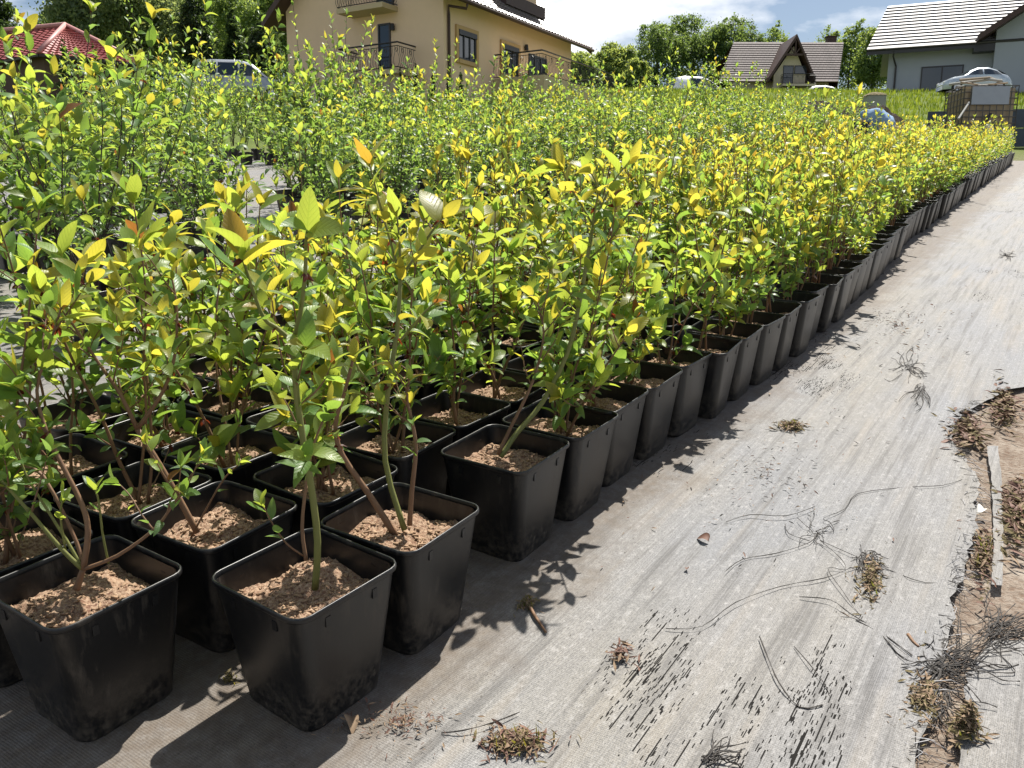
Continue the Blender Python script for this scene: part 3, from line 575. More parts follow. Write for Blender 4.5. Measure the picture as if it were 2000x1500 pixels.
# ---- pale house with the glaring panel roof
def pale_house():
    ang = R(23); wl_ = P(1737, 100, 54.0); base = Vector((wl_.x, 54.0, gz(wl_.x, 54) - .3)); dx = Vector((math.cos(ang), -math.sin(ang), 0)); dy = Vector((math.sin(ang), math.cos(ang), 0))
    o = empty('pale_house', base, (0, 0, -ang)); tag(o, 'pale rendered house with glaring pale panel roof at the upper right', 'house')
    def Q(x, y, k):
        p_ = hit(x, y, base + dy*k, dy) - base; return Vector((p_.dot(dx), k, p_.z))
    e0 = Q(1693, 98, -.8); r0 = Q(1735, 12, 4.2); ez = e0.z; rz = r0.z; x1 = Q(2250, 80, 0).x
    L = [e0, Vector((x1, -.8, ez)), r0, Vector((x1, 4.2, rz))]
    w = MB(); w.box((0, 0, -1), (x1, 8.6, ez - .12)); w.build('wall', M['greyw'], o)
    ro = empty('roof'); ro.parent = o
    roof_slope('r', ro, L[0], L[1], L[2], L[3], 14, M['roofg'], .085, 0, thick=.11)
    m = MB(); m.prism([L[0] - UP*.03, L[1] - UP*.03, L[3] - UP*.03, L[2] - UP*.03], UP, -.12, 0); m.build('soffit', M['dframe'], ro)
    m = MB(); m.box((L[0].x, -.86, ez - .3), (L[1].x, -.8, ez - .02)); m.build('fascia', M['dframe'], ro)
    m = MB(); m.tube([L[0] + Vector((0, -.1, -.02)), L[1] + Vector((0, -.1, -.02))], .08, 6); m.build('gutter', M['dframe'], o)
    d = Q(1745, 104, -.8); m = MB(); m.tube([(d.x, -.85, ez-.15), (d.x, -.7, ez-.45), (d.x+.2, -.08, ez-.9), (d.x+.2, -.08, .1)], .055, 6); m.build('downpipe', M['dframe'], o)
    m = MB(); m.prism([L[2], L[3], L[3] + Vector((0, 5.2, ez-rz)), L[2] + Vector((-.2, 5.2, ez-rz))], UP, -.1, -.02); m.build('rear_slope', M['roofg'], ro)
    # wide window
    a = Q(1800, 131, 0); b_ = Q(1878, 175, 0); window(o, Vector((a.x, 0, b_.z - .3)), Vector((1, 0, 0)), UP, Vector((0, -1, 0)), b_.x - a.x, a.z - b_.z + .3, mull=1)
    # front wing with its own gable
    g0 = Q(1944, 90, -.9); v0 = Q(1912, 66, -2.0); v1 = Q(2075, -42, -2.0); v2x = 2 * v1.x - v0.x
    m = MB(); m.prism([(g0.x, 0, -1), (2*v1.x - g0.x, 0, -1), (2*v1.x - g0.x, 0, v0.z + .7), (v1.x, 0, v1.z - .5), (g0.x, 0, v0.z + .7)], Vector((0, 1, 0)), -.9, 7); wg = m.build('wing_wall', M['greyw'], o)
    for q, s_ in ((v0, 1), (Vector((v2x, v0.y, v0.z)), -1)):
        A_, B_ = Vector((q.x, -2.0, q.z)), Vector((v1.x, -2.0, v1.z)); D_ = Vector((0, 8.5, 0)); th = Vector((0, 0, -.34)); m = MB()
        m.add([A_, B_, B_ + D_, A_ + D_, A_ + th, B_ + th, B_ + D_ + th, A_ + D_ + th], [(0,1,2,3),(7,6,5,4),(0,4,5,1),(1,5,6,2),(2,6,7,3),(3,7,4,0)]); m.build('wing_roof', M['brown'], wg)
    # recessed dark corner under the eave beside the wing
    m = MB(); m.box((v0.x - .1, -.87, v0.z - .75), (g0.x - .01, -.02, v0.z - .12)); m.build('eave_box', M['dframe'], wg)
pale_house()

# ---- red tiled garden house at the left
def red_house():
    Yh = 42.0; ap = P(128, 53, Yh + 2.5); er = P(279, 131, Yh + 1.0); ec = P(75, 96, Yh - .4); el = P(-120, 110, Yh + 4); rl = P(-60, 70, Yh + 5.0)
    base = Vector((ap.x, Yh + 2, gz(ap.x, Yh) - .3)); o = empty('red_roof_house', base); tag(o, 'low garden house with a hipped red tiled roof at the left', 'house')
    z = (er.z + ec.z) / 2; er.z = z - .15; ec.z = z + .05; el.z = z
    q = [p - base for p in (ap, er, ec, el, rl)]; ro = empty('roof'); ro.parent = o
    roof_slope('r', ro, q[2], q[1], q[0], q[0] + Vector((.02, 0, 0)), 13, M['roofr'], .05, 14)
    roof_slope('r', ro, q[3], q[2], q[4], q[0], 13, M['roofr'], .05, 16)
    bk = MB(); bk.add([q[1], q[3] + Vector((8, 7, 0)), q[0], q[4]], [(0, 1, 2), (1, 3, 2)]); bk.build('rear_slope', M['roofr'], ro)
    t_ = NT('ridge_tile'); t_.set((.45, .22, .20), .5); m = MB(); m.tube([q[2] + UP*.1, q[0] + UP*.12], .12, 8); m.tube([q[1] + UP*.08, q[0] + UP*.12], .10, 8); m.tube([q[0] + UP*.12, q[4] + UP*.12], .12, 8); m.build('ridge_cap', t_.mat, ro, True)
    m = MB(); m.tube([q[2] - UP*.05, q[1] - UP*.05], .08, 6); m.tube([q[2] - UP*.05, q[3] - UP*.05], .08, 6); m.build('gutter', M['dframe'], o)
    m = MB(); inn = lambda p: p + (Vector((q[0].x, q[0].y, p.z)) - p) * .14
    a, b_, c_ = inn(q[1]), inn(q[2]), inn(q[3]); zz = -1.0
    m.add([(a.x, a.y, zz), (b_.x, b_.y, zz), (c_.x, c_.y, zz), (c_.x + 5, c_.y + 6, zz), (a.x, a.y, a.z), (b_.x, b_.y, b_.z), (c_.x, c_.y, c_.z), (c_.x + 5, c_.y + 6, a.z)], [(0,1,5,4),(1,2,6,5),(2,3,7,6),(3,0,4,7)]); m.build('wall', plain('dark_boards', (.09, .055, .035), .8, var=.3), o)
red_house()

# ------------------------------------------------------------------ cars
M['tyre'] = plain('tyre', (.02, .02, .02), .8); M['rim'] = plain('wheel_rim', (.5, .5, .52), .3, .8)
t = NT('taillight'); t.set((.45, .03, .02), .25); M['tail'] = t.mat
t = NT('headlight'); t.set((.75, .75, .75), .1); M['head'] = t.mat
def paint(name, col): t_ = NT(name); t_.set(col, .32, .35, .5, .8); return t_.mat
def car(label, loc, yaw, prof, belt, wid, mat, doors, wheels=(.75, 3.3), wr=.31, scr=()):
    """prof: (x, top z, half width factor at the roof) from the nose to the tail"""
    o = empty('parked_car', loc, (0, 0, yaw)); tag(o, label, 'car', 'parked cars'); hw = wid / 2
    L = prof[-1][0]; secs = []
    def sec(x, zt, rf):
        q = min(1, 4.2 * min(x, L - x) / L + .72); w_ = hw * min(1, q); b = min(belt, zt - .02); wt = w_ * rf if zt > belt + .05 else w_ * .9
        return [(-w_*.9, .22), (-w_, .45), (-w_*.985, b), (-wt, zt - (.07 if zt > belt + .1 else .015)), (-wt*.75, zt), (0, zt + .015), (wt*.75, zt), (wt, zt - (.07 if zt > belt + .1 else .015)), (w_*.985, b), (w_, .45), (w_*.9, .22)]
    xs = []
    for (a, za, ra), (b, zb, rb) in zip(prof, prof[1:]):
        k = 4
        for i in range(k): q = i / k; xs.append((a + (b-a)*q, za + (zb-za)*q, ra + (rb-ra)*q))
    xs.append(prof[-1]); S_ = [[Vector((x, y, z)) for y, z in sec(x, zt, rf)] for x, zt, rf in xs]
    mb = MB(); n = 11; mb.add([p for s_ in S_ for p in s_], [(i*n+j, i*n+j+1, (i+1)*n+j+1, (i+1)*n+j) for i in range(len(S_)-1) for j in range(n-1)] + [tuple(range(n)), tuple((len(S_)-1)*n + j for j in range(n))[::-1]])
    mb.build('body', mat, o, True)
    def at_x(x):
        for (a, za, ra), (b, zb, rb) in zip(prof, prof[1:]):
            if a <= x <= b: q = (x-a)/(b-a); return sec(x, za + (zb-za)*q, ra + (rb-ra)*q)
    for (xa, xb, xc, xd) in doors:                       # window: lower front, upper front, upper rear, lower rear
        for s_ in (-1, 1):
            m = MB(); K = 6; vs = []
            for i in range(K + 1):
                q = i / K
                for (xx, f_) in ((xa + (xd - xa)*q, .10), (xb + (xc - xb)*q, .90)):
                    sc = at_x(xx); p0, p1 = sc[2], sc[3]; y = p0[0] + (p1[0]-p0[0])*f_; z = p0[1] + (p1[1]-p0[1])*f_; vs.append(Vector((xx, (y - .012) if s_ < 0 else -(y - .012), z)))
            m.add(vs, [(2*i, 2*i+2, 2*i+3, 2*i+1) for i in range(K)]); m.build('side_window', M['glass'], o, True)
    for (xa, xb) in scr:
        m = MB(); a, b = at_x(xa), at_x(xb); off = Vector((-.02 if xa < xb else .02, 0, .03))
        m.add([Vector((xa, a[3][0]*.93, a[4][1])) + off, Vector((xa, -a[3][0]*.93, a[4][1])) + off, Vector((xb, -b[4][0]*1.05, b[4][1])) + off, Vector((xb, b[4][0]*1.05, b[4][1])) + off], [(0, 1, 2, 3)]); m.build('windscreen', M['glass'], o)
    for xw in wheels:
        for s_ in (-1, 1):
            m = MB(); m.tube([(xw, s_*(hw-.2), wr), (xw, s_*(hw+.005), wr)], wr, 20); w_ = m.build('wheel', M['tyre'], o); m = MB(); m.tube([(xw, s_*(hw+.002), wr), (xw, s_*(hw+.02), wr)], wr*.62, 14); m.build('rim', M['rim'], w_)
    for s_ in (-1, 1):
        m = MB(); m.tube([(.02, s_*hw*.62, .62), (.12, s_*hw*.62, .64)], [.06, .1], 10); m.build('headlight', M['head'], o)
        m = MB(); tz = prof[-2][1] - .2; m.box((prof[-2][0]-.04, s_*hw*.6-.07, tz-.1), (prof[-2][0]+.045, s_*hw*.6+.07, tz+.12)); m.build('tail_light', M['tail'], o)
    return o
silver = paint('silver_paint', (.36, .38, .41)); white = paint('white_paint', (.78, .79, .80)); ltblue = paint('pale_blue_paint', (.50, .56, .62))
VAN = [(0, .55, .9), (.15, .82, .9), (.95, 1.02, .9), (1.75, 1.62, .78), (2.3, 1.74, .8), (3.6, 1.74, .8), (4.15, 1.62, .82), (4.35, 1.0, .9), (4.4, .5, .9)]
HAT = [(0, .5, .9), (.15, .75, .9), (1.05, .92, .9), (1.85, 1.38, .76), (2.4, 1.48, .78), (3.3, 1.44, .78), (3.85, 1.05, .88), (4.0, .5, .9)]
BUG = [(0, .5, .8), (.12, .72, .8), (.55, .93, .82), (1.15, 1.02, .84), (1.55, 1.32, .7), (1.95, 1.48, .68), (2.6, 1.5, .68), (3.1, 1.34, .7), (3.6, .98, .8), (3.95, .62, .8), (4.02, .45, .8)]
p = P(575, 214, 37); o_ = car('silver people carrier half hidden by bushes, left of the yellow house', (p.x, 37, gz(p.x, 37)), R(188), VAN, 1.0, 1.78, silver, [(1.15, 1.8, 2.25, 2.25), (2.33, 2.33, 3.2, 3.2), (3.28, 3.28, 3.95, 4.05)], (.85, 3.5), .32, [(1.0, 1.72), (4.33, 4.17)]); o_.scale = (.9, .9, .95)
p = P(1672, 196, 66); car('white car with dark windows parked below the tiled gable house', (p.x, 66, P(1640, 208, 66).z), R(172), HAT, .92, 1.72, white, [(1.2, 1.9, 2.4, 2.4), (2.48, 2.48, 3.2, 3.5)], (.8, 3.25), .31, [(1.1, 1.8), (3.83, 3.35)])
p = P(1422, 200, 60); car('white car behind the bushes left of the gable house, only its cab showing', (p.x, 60, P(1405, 208, 60).z), R(195), VAN, 1.0, 1.75, white, [(1.15, 1.8, 2.25, 2.25), (2.33, 2.33, 3.2, 3.2)], (.85, 3.5), .32, [(1.0, 1.72), (4.33, 4.17)])
p = P(1834, 178, 47); o_ = car('rounded pale blue vintage car on the grass before the pale house', (p.x, 47, P(1900, 183, 47).z), R(-6), BUG, 1.0, 1.6, ltblue, [(1.32, 1.62, 2.2, 2.2), (2.28, 2.28, 3.05, 3.3)], (.75, 3.2), .32, [(1.2, 1.56), (3.55, 3.15)]); o_.scale = (.86, .86, .86); o_.location.z -= .05

# ------------------------------------------------------------------ yard clutter at the upper right
def heap(name, cx, cy, w, d, h, seed, mat, label, cat, base_z, n=36):
    V = []; 
    for j in range(n + 1):
        for i in range(n + 1):
            x, y = i / n * 2 - 1, j / n * 2 - 1; r = min(1, math.hypot(x, y)); z = h * (1 - r ** 1.8) * (.75 + .5 * noise3(x * 2 + seed, y * 2)) + .12 * h * noise3(x * 7, y * 7, seed) + .07 * h * noise3(x * 17, y * 17, seed)
            V.append((x * w, y * d, z if r < 1 else -.3))
    F = [(j*(n+1)+i, j*(n+1)+i+1, (j+1)*(n+1)+i+1, (j+1)*(n+1)+i) for j in range(n) for i in range(n)]
    me = bpy.data.meshes.new(name); me.from_pydata(V, [], F); me.materials.append(mat); o = obj(name, me, loc=(cx, cy, base_z)); tag(o, label, cat); return o
p = P(1665, 230, 23); heap('peat_heap', p.x, 23, 1.75, 1.6, P(1665, 192, 23).z - gz(0, 23), 2.0, M['peat'], 'dark brown heap of peat behind the bent person, below the grass bank', 'soil heap', gz(0, 23))
p = P(1590, 222, 25); heap('peat_heap', p.x, 25, 1.5, 1.2, P(1600, 192, 25).z - gz(0, 25), 5.0, M['peat'], 'lower dark soil ridge left of the main peat heap', 'soil heap', gz(0, 25))
def pillar():
    a = P(1692, 182, 31); b = P(1723, 205, 31); m = MB(); w_ = b.x - a.x; o = empty('concrete_post', ((a.x+b.x)/2, 31, gz(0, 31) - .1)); tag(o, 'squat grey concrete block with mossy top above the peat heap', 'concrete block')
    zt = a.z - o.location.z; m.box((-w_/2, -.3, 0), (w_/2, .3, zt - .1)); m.build('block', M['concrete'], o); m = MB()
    K = 10; vs = [(w_*.56*(2*i/K-1), .34*(2*j/K-1), zt - .099 + .12*max(0, 1 - max(abs(2*i/K-1), abs(2*j/K-1))**3) + .03*noise3(i*.9, j*.9)) for j in range(K+1) for i in range(K+1)]
    m.add(vs, [(j*(K+1)+i, j*(K+1)+i+1, (j+1)*(K+1)+i+1, (j+1)*(K+1)+i) for j in range(K) for i in range(K)]); m.build('moss_cap', M['moss'], o)
pillar()
def low_wall():
    a = P(1812, 218, 22.5); b = P(2120, 222, 21.5); z0 = gz(0, 21) - .3; o = empty('low_wall', (a.x, 22.5, z0)); tag(o, 'low dark slate blue boarded wall below the grass bank', 'wall')
    d = Vector((b.x - a.x, -1.0, 0)); L_ = d.length; ang = math.atan2(d.y, d.x); k = 7; mt = plain('slate_board', (.05, .065, .09), .7, var=.25); h = a.z - z0
    for i in range(k):
        for j in range(3):
            m = MB(); m.box((i*L_/k + .01, -.03 + .006*((i+j) % 2), j*h/3 + .01), ((i+1)*L_/k - .01, .03, (j+1)*h/3 - .005)); q = m.build('board', mt, o); q.rotation_euler = (0, 0, ang)
low_wall()
def tank():
    Y_ = 19.9; a = P(1890, 166, Y_); b = P(1992, 166, Y_); w = b.x - a.x; d = 1.0; zt = a.z; zb = gz(0, Y_) - .05; o = empty('caged_tank', ((a.x+b.x)/2, Y_ + d/2, zb)); o.rotation_euler = (0, 0, R(-4)); tag(o, 'brown liquid tank in a wire cage with a grey panel, beyond the pot rows', 'tank')
    h = zt - zb; y0, y1 = -d/2, d/2; x0, x1 = -w/2, w/2; cb = h - .98
    t_ = NT('tank_plastic'); f_ = t_.noise(7, 5, .7, t_.mapv((1, 1, .3))); t_.set(t_.mix(f_, (.16, .11, .06), (.45, .36, .22)), .5); cage = plain('zinc_cage', (.10, .095, .085), .5, .4)
    m = MB(); m.box((x0+.05, y0+.05, cb+.05), (x1-.05, y1-.05, h-.06)); m.build('tank_body', t_.mat, o)
    m = MB(); m.box((x0, y0, 0), (x1, y1, cb)); m.build('plinth', M['concrete'], o)
    m = MB()
    for i in range(9):
        x = x0 + w*i/8
        for y in (y0, y1): m.tube([(x, y, cb), (x, y, h)], .011, 5)
    for i in range(7):
        y = y0 + d*i/6
        for x in (x0, x1): m.tube([(x, y, cb), (x, y, h)], .011, 5)
    for j in range(8):
        z = cb + .02 + (h - cb - .03)*j/7; m.tube([(x0, y0, z), (x1, y0, z), (x1, y1, z), (x0, y1, z), (x0, y0, z)], .011, 5)
    m.build('cage', cage, o)
    m = MB(); m.box((x0+.16, y0-.035, h-.42), (x1-.2, y0-.015, h-.03)); m.build('panel', plain('grey_panel', (.30, .33, .36), .35, var=.1), o)
    m = MB(); m.tube([(x0+.62, y0-.03, cb+.36), (x0+.5, y0-.05, cb+.2), (x0+.56, y0-.05, cb+.22)], .03, 6); m.build('valve_lever', M['iron'], o)
    m = MB(); m.tube([(x0+.6, y0-.1, cb+.05), (x0+.6, y0+.05, cb+.05)], [.07, .085], 10); m.build('outlet_cap', M['chipw'], o)
    for i in range(5):
        g = random.Random(i+5); m = MB(); z = h + .03 + .035*i; m.tube([(x0 - .08 + g.uniform(0, .2), g.uniform(-.4, .3), z), (0, g.uniform(-.4, .3), z + g.uniform(-.02, .03)), (x1 + g.uniform(-.3, .1), g.uniform(-.4, .3), z)], g.uniform(.018, .03), 6)
        q = m.build('lath', M['concrete'] if i % 2 else plain('weathered_lath', (.28, .23, .17), .8), None, loc=(o.location)); q.rotation_euler = (0, 0, R(-4)); tag(q, ['pale lath lying lowest on the caged tank', 'second grey stick up on the caged tank', 'middle lath of the pile on the caged tank', 'fourth stick up on the caged tank', 'topmost lath on the caged tank'][i], 'lath', 'sticks on the caged tank')
    m = MB(); q = P(1872, 232, Y_ - .6); r_ = P(1893, 200, Y_ - .1); m.tube([q, q.lerp(r_, .5), r_], .022, 6); s_ = m.build('pipe', M['concrete']); tag(s_, 'thin grey pipe leaning against the left side of the caged tank', 'pipe')
tank()
# green crate at the far end of the row
def crate():
    c = PL(1996, 292, .0); q = TM @ c; o = empty('plastic_crate', q, (TILT, 0, R(-20))); tag(o, 'green plastic crate at the far end of the pot row', 'crate'); g = plain('green_plastic', (.03, .35, .09), .4); m = MB()
    for z in (0, .1, .2, .28): m.box((-.3, -.2, z), (.3, -.18, z+.06)); m.box((-.3, .18, z), (.3, .2, z+.06)); m.box((-.3, -.179, z), (-.28, .179, z+.06)); m.box((.28, -.179, z), (.3, .179, z+.06))
    for x in (-.31, .29):
        for y in (-.21, .19): m.box((x, y, 0), (x+.02, y+.02, .345))
    m.build('side_lattice', g, o); m = MB(); m.box((-.279, -.179, .005), (.279, .179, .02)); m.build('bottom', g, o)
crate()
# grass bank
def grass_patch(name, region, n, h, label, seed, cols=((.07, .12, .015), (.26, .30, .05)), cond=None):
    g = np.random.default_rng(seed); x = g.uniform(region[0], region[1], n*3); y = g.uniform(region[2], region[3], n*3)
    if cond: k = cond(x, y); x, y = x[k], y[k]
    x, y = x[:n], y[:n]; n = len(x); z = np.array([gz(a, b) for a, b in zip(x, y)]) - .03; hh = h * g.uniform(.5, 1.3, n); w = hh * .09 + .012
    a = g.uniform(0, 6.28, n); lean = hh * g.uniform(.05, .5, n); b = g.uniform(0, 6.28, n)
    p0 = np.stack([x - np.cos(a)*w, y - np.sin(a)*w, z], 1); p1 = np.stack([x + np.cos(a)*w, y + np.sin(a)*w, z], 1); p2 = np.stack([x + np.cos(b)*lean, y + np.sin(b)*lean, z + hh], 1)
    V = np.stack([p0, p1, p2], 1).reshape(-1, 3); T = np.arange(3*n).reshape(-1, 3); u = g.uniform(0, 1, n)[:, None]; c = np.array(cols[0])*(1-u) + np.array(cols[1])*u
    o = obj(name, np_mesh(name, V, T, M['grass'], np.repeat(c, 3, 0), smooth=False)); tag(o, label, 'grass', kind='stuff')
grass_patch('grass', (7, 40, 22.6, 56), 26000, .22, 'sunlit green grass on the bank before the pale house', 3)
grass_patch('grass', (-30, 9, 27, 60), 14000, .25, 'rough grass around the yellow house', 4)

# ------------------------------------------------------------------ bent person
def skin_body(name, chains, mat, parent):
    vs = []; es = []; rad = []
    for ch in chains:
        base = None
        for i, (p, r) in enumerate(ch):
            if isinstance(p, int): base = p; continue
            vs.append(p); rad.append(r); k = len(vs) - 1
            if base is not None: es.append((base, k))
            base = k
    me = bpy.data.meshes.new(name); me.from_pydata(vs, es, []); o = obj(name, me, parent); me.materials.append(mat)
    md = o.modifiers.new('skin', 'SKIN'); md.use_smooth_shade = True
    for i, d in enumerate(me.skin_vertices[0].data): d.radius = rad[i] if hasattr(rad[i], '__len__') else (rad[i], rad[i]); d.use_root = (i == 0)
    sb = o.modifiers.new('sub', 'SUBSURF'); sb.levels = sb.render_levels = 3 if name == 'shirt' else 2; return o
def person():
    q = PV(1672, 300, 15.1); q.z = 0; o = empty('person', mat=TM @ Matrix.Translation(q) @ Matrix.Rotation(R(-22), 4, 'Z')); tag(o, 'person in a light blue shirt bent over among the potted bushes', 'person')
    skin = plain('skin', (.48, .28, .20), .6, var=.08); shirt = plain('blue_shirt', (.24, .34, .48), 1.0, var=.2, scale=9, bump=.4, spec=.05); jean = plain('dark_trousers', (.03, .04, .07), .9); hair = plain('hair', (.05, .03, .02), .7)
    hp = (0, 0, .84); ch = [[(hp, .12), ((.16, 0, .90), .125), ((.33, 0, .88), .13), ((.46, 0, .80), .10), ((.56, 0, .73), .055), ((.64, 0, .70), .085), ((.71, 0, .64), .08)],
        [(0, 0), ((.02, .10, .78), .09), ((.08, .12, .46), .065), ((-.02, .12, .12), .045), ((-.02, .12, .05), .045), ((.14, .13, .035), .035)],
        [(0, 0), ((.02, -.10, .78), .09), ((.10, -.12, .46), .065), ((-.02, -.12, .12), .045), ((-.02, -.12, .05), .045), ((.14, -.13, .035), .035)],
        [(3, 0), ((.44, .19, .76), .055), ((.50, .23, .50), .042), ((.58, .18, .30), .03), ((.62, .16, .24), .03), ((.66, .15, .18), .014)],
        [(3, 0), ((.44, -.19, .76), .055), ((.48, -.23, .50), .042), ((.58, -.18, .32), .03), ((.62, -.16, .26), .03), ((.66, -.15, .20), .014)]]
    skin_body('body', ch, skin, o)
    skin_body('shirt', [[((.0, 0, .86), .16), ((.14, 0, .925), .17), ((.32, 0, .905), .175), ((.46, 0, .82), .125), ((.52, 0, .77), .075)], [(3, 0), ((.45, .20, .76), .085), ((.50, .235, .54), .07)], [(3, 0), ((.45, -.20, .76), .085), ((.48, -.235, .54), .07)]], shirt, o)
    sh_ = bpy.data.objects[[q.name for q in o.children if q.name.startswith('shirt')][0]]; tx = bpy.data.textures.new('folds', 'CLOUDS'); tx.noise_scale = .13; dp_ = sh_.modifiers.new('folds', 'DISPLACE'); dp_.texture = tx; dp_.strength = .09; dp_.mid_level = .5; dp_.texture_coords = 'LOCAL'
    skin_body('trousers', [[((.0, 0, .83), .135), ((.01, .10, .75), .11), ((.08, .12, .46), .085), ((-.02, .12, .12), .07)], [(0, 0), ((.01, -.10, .75), .11), ((.10, -.12, .46), .085), ((-.02, -.12, .12), .07)]], jean, o)
    skin_body('hair', [[((.62, 0, .735), .088), ((.69, 0, .70), .085), ((.73, 0, .665), .06)]], hair, o)
person()

# ================================================================== POTS AND BUSHES
PW, PB, PH = .113, .084, .235                  # half width at the rim, at the foot, height
def rsq(h, r, z, k=5):                         # rounded square loop
    out = []
    for cx, cy, a0 in ((1, 1, 0), (-1, 1, 90), (-1, -1, 180), (1, -1, 270)):
        for i in range(k):
            a = R(a0 + 90 * i / (k - 1)); out.append((cx*(h-r) + math.cos(a)*r, cy*(h-r) + math.sin(a)*r, z))
    return out
def loft(mb, rings, close_first=False, close_last=False):
    n = len(rings[0]); b = len(mb.v); vs = [p for r_ in rings for p in r_]
    fs = [(i*n+j, i*n+(j+1) % n, (i+1)*n+(j+1) % n, (i+1)*n+j) for i in range(len(rings)-1) for j in range(n)]
    if close_first: fs.append(tuple(range(n))[::-1])
    if close_last: fs.append(tuple((len(rings)-1)*n + j for j in range(n)))
    mb.add(vs, fs)
def hw_at(z): return PB + (PW - .004 - PB) * z / PH
def make_pot_mesh():
    mb = MB(); loft(mb, [rsq(PB-.008, .02, .006), rsq(PB-.002, .026, .0), rsq(PB, .028, .006), rsq(hw_at(.06), .028, .06), rsq(hw_at(.14), .027, .14), rsq(hw_at(.205), .026, .205), rsq(hw_at(.226), .026, .226)], True)
    loft(mb, [rsq(hw_at(.228)-.003, .024, .228), rsq(hw_at(.16)-.003, .024, .16), rsq(hw_at(.10)-.003, .024, .10)], False, False)
    return mb.mesh('pot', M['pot'], True)
def make_rim_mesh():
    mb = MB(); loft(mb, [rsq(hw_at(.225)+.0003, .026, .2245), rsq(PW-.0008, .028, .2255), rsq(PW, .028, .2275), rsq(PW, .028, .2325), rsq(PW-.0012, .0275, PH), rsq(PW-.0032, .026, PH), rsq(PW-.0042, .0252, .2335), rsq(PW-.0045, .025, .224)])
    me = mb.mesh('rim', M['pot'], True); return me
def make_soil_mesh(seed, n=44, lvl=.19):
    V = []; g = random.Random(seed); h = hw_at(lvl) - .0035
    for j in range(n+1):
        for i in range(n+1):
            x, y = (i/n*2-1), (j/n*2-1)
            rr = max(abs(x), abs(y)); X, Y = x*h, y*h
            c = .23; ax, ay = abs(x) - (1-c), abs(y) - (1-c)
            if ax > 0 and ay > 0:
                q = math.hypot(ax, ay)
                if q > c: f_ = c / q; X = math.copysign((1-c) + ax*f_, x) * h; Y = math.copysign((1-c) + ay*f_, y) * h
            z = lvl + .014*noise3(x*1.6+seed, y*1.6) + .006*noise3(x*4.2, y*4.2+seed) + .004*abs(noise3(x*9+seed, y*9)) + .0045*noise3(x*21, y*21, seed) - .006*rr**6
            V.append((X, Y, min(z, .216)))
    F = [(j*(n+1)+i, j*(n+1)+i+1, (j+1)*(n+1)+i+1, (j+1)*(n+1)+i) for j in range(n) for i in range(n)]
    mb = MB(); mb.add(V, F, 0)
    for _ in range(320):                          # bark crumbs and wood fibres
        x, y = g.uniform(-.9, .9)*h, g.uniform(-.9, .9)*h; s = g.uniform(.0008, .0034); i, j = int((x/h+1)/2*n), int((y/h+1)/2*n); z = V[j*(n+1)+i][2]
        Mx = Matrix.Translation((x, y, z + s*.4)) @ Matrix.Rotation(g.uniform(0, 6.28), 4, 'Z') @ Matrix.Rotation(g.uniform(-.7, .7), 4, 'X')
        mb.box((-s*g.uniform(.8, 3), -s*.6, -s*.5), (s*g.uniform(.8, 3), s*.6, s*.5), 1, Mx)
    return mb.mesh('soil', [M['soil'], M['chips']], True)
def make_tab_mesh():                           # moulded tab and slot under the rim
    mb = MB()
    for q in range(4):
        Mr = Matrix.Rotation(R(90*q), 4, 'Z')
        for y in (-.05, .05): mb.box((hw_at(.2)-.002, y-.005, .196), (hw_at(.2)+.0022, y+.005, .2125), 0, Mr)
    return mb.mesh('tab', M['pot'])
TAB = make_tab_mesh()
POT, RIM = make_pot_mesh(), make_rim_mesh(); SOIL = [make_soil_mesh(i) for i in range(6)]

# ---- leaves
def leaf_template(st, ratio, fold, curv, twist=0.0):
    """st stations; base at the origin, tip at +Y, upper side +Z; returns V, T, UV"""
    V = [(-.004, -.10, 0), (.004, -.10, 0)]; UV = [(.49, 0), (.51, 0)]; T = []
    rows = []
    for i in range(st):
        v = i / (st - 1); w = ratio * .5 * (math.sin(math.pi * v ** .8) ** .72 if 0 < v < 1 else 0.0); w = max(w, .006 if v == 0 else 0.0)
        z = -curv * v * v + .12 * curv * v; y = v * (1 - .25 * abs(curv) * v)
        a = twist * v; r0 = len(V)
        if v >= 1: V.append((0, y, z)); UV.append((.5, 1)); rows.append((r0,)); continue
        for s in (-1, 0, 1):
            x = s * w; zz = z + abs(s) * w * fold + (0.02*math.sin(v*9+s) if s else 0) * ratio
            V.append((x*math.cos(a), y, zz + x*math.sin(a))); UV.append((.5 + .5*s*(w / (ratio*.5)), v))
        rows.append((r0, r0+1, r0+2))
    T += [(0, 1, rows[0][1]), (0, rows[0][1], rows[0][0]), (1, rows[0][2], rows[0][1])]
    for a, b in zip(rows, rows[1:]):
        if len(b) == 1: T += [(a[0], a[1], b[0]), (a[1], a[2], b[0])]
        else: T += [(a[0], a[1], b[1]), (a[0], b[1], b[0]), (a[1], a[2], b[2]), (a[1], b[2], b[1])]
    return np.array(V, float), np.array(T, int), np.array(UV, float)
NEARL = [leaf_template(10, r_, f_, c_, t_) for r_, f_, c_, t_ in ((.42, .4, .25, .3), (.47, .25, .45, -.4), (.38, .55, .16, .0), (.43, .35, -.2, .45), (.50, .2, .35, -.2), (.40, .45, .6, .25), (.42, .15, .12, .7), (.36, .6, .4, -.55))]
LEAFM = [np_mesh('leaf', v, t_, M['leaf1'], uv=u) for v, t_, u in NEARL]
MIDL = [leaf_template(5, r_, f_, c_, t_) for r_, f_, c_, t_ in ((.42, .35, .28, .3), (.46, .25, .45, -.4), (.38, .5, .12, .5))]
FARL = (np.array([(0, 0, 0), (-.23, .45, .06), (0, .48, -.02), (.23, .45, .06), (0, 1, -.14)], float), np.array([(0, 2, 1), (0, 3, 2), (1, 2, 4), (2, 3, 4)], int), np.zeros((5, 2)))
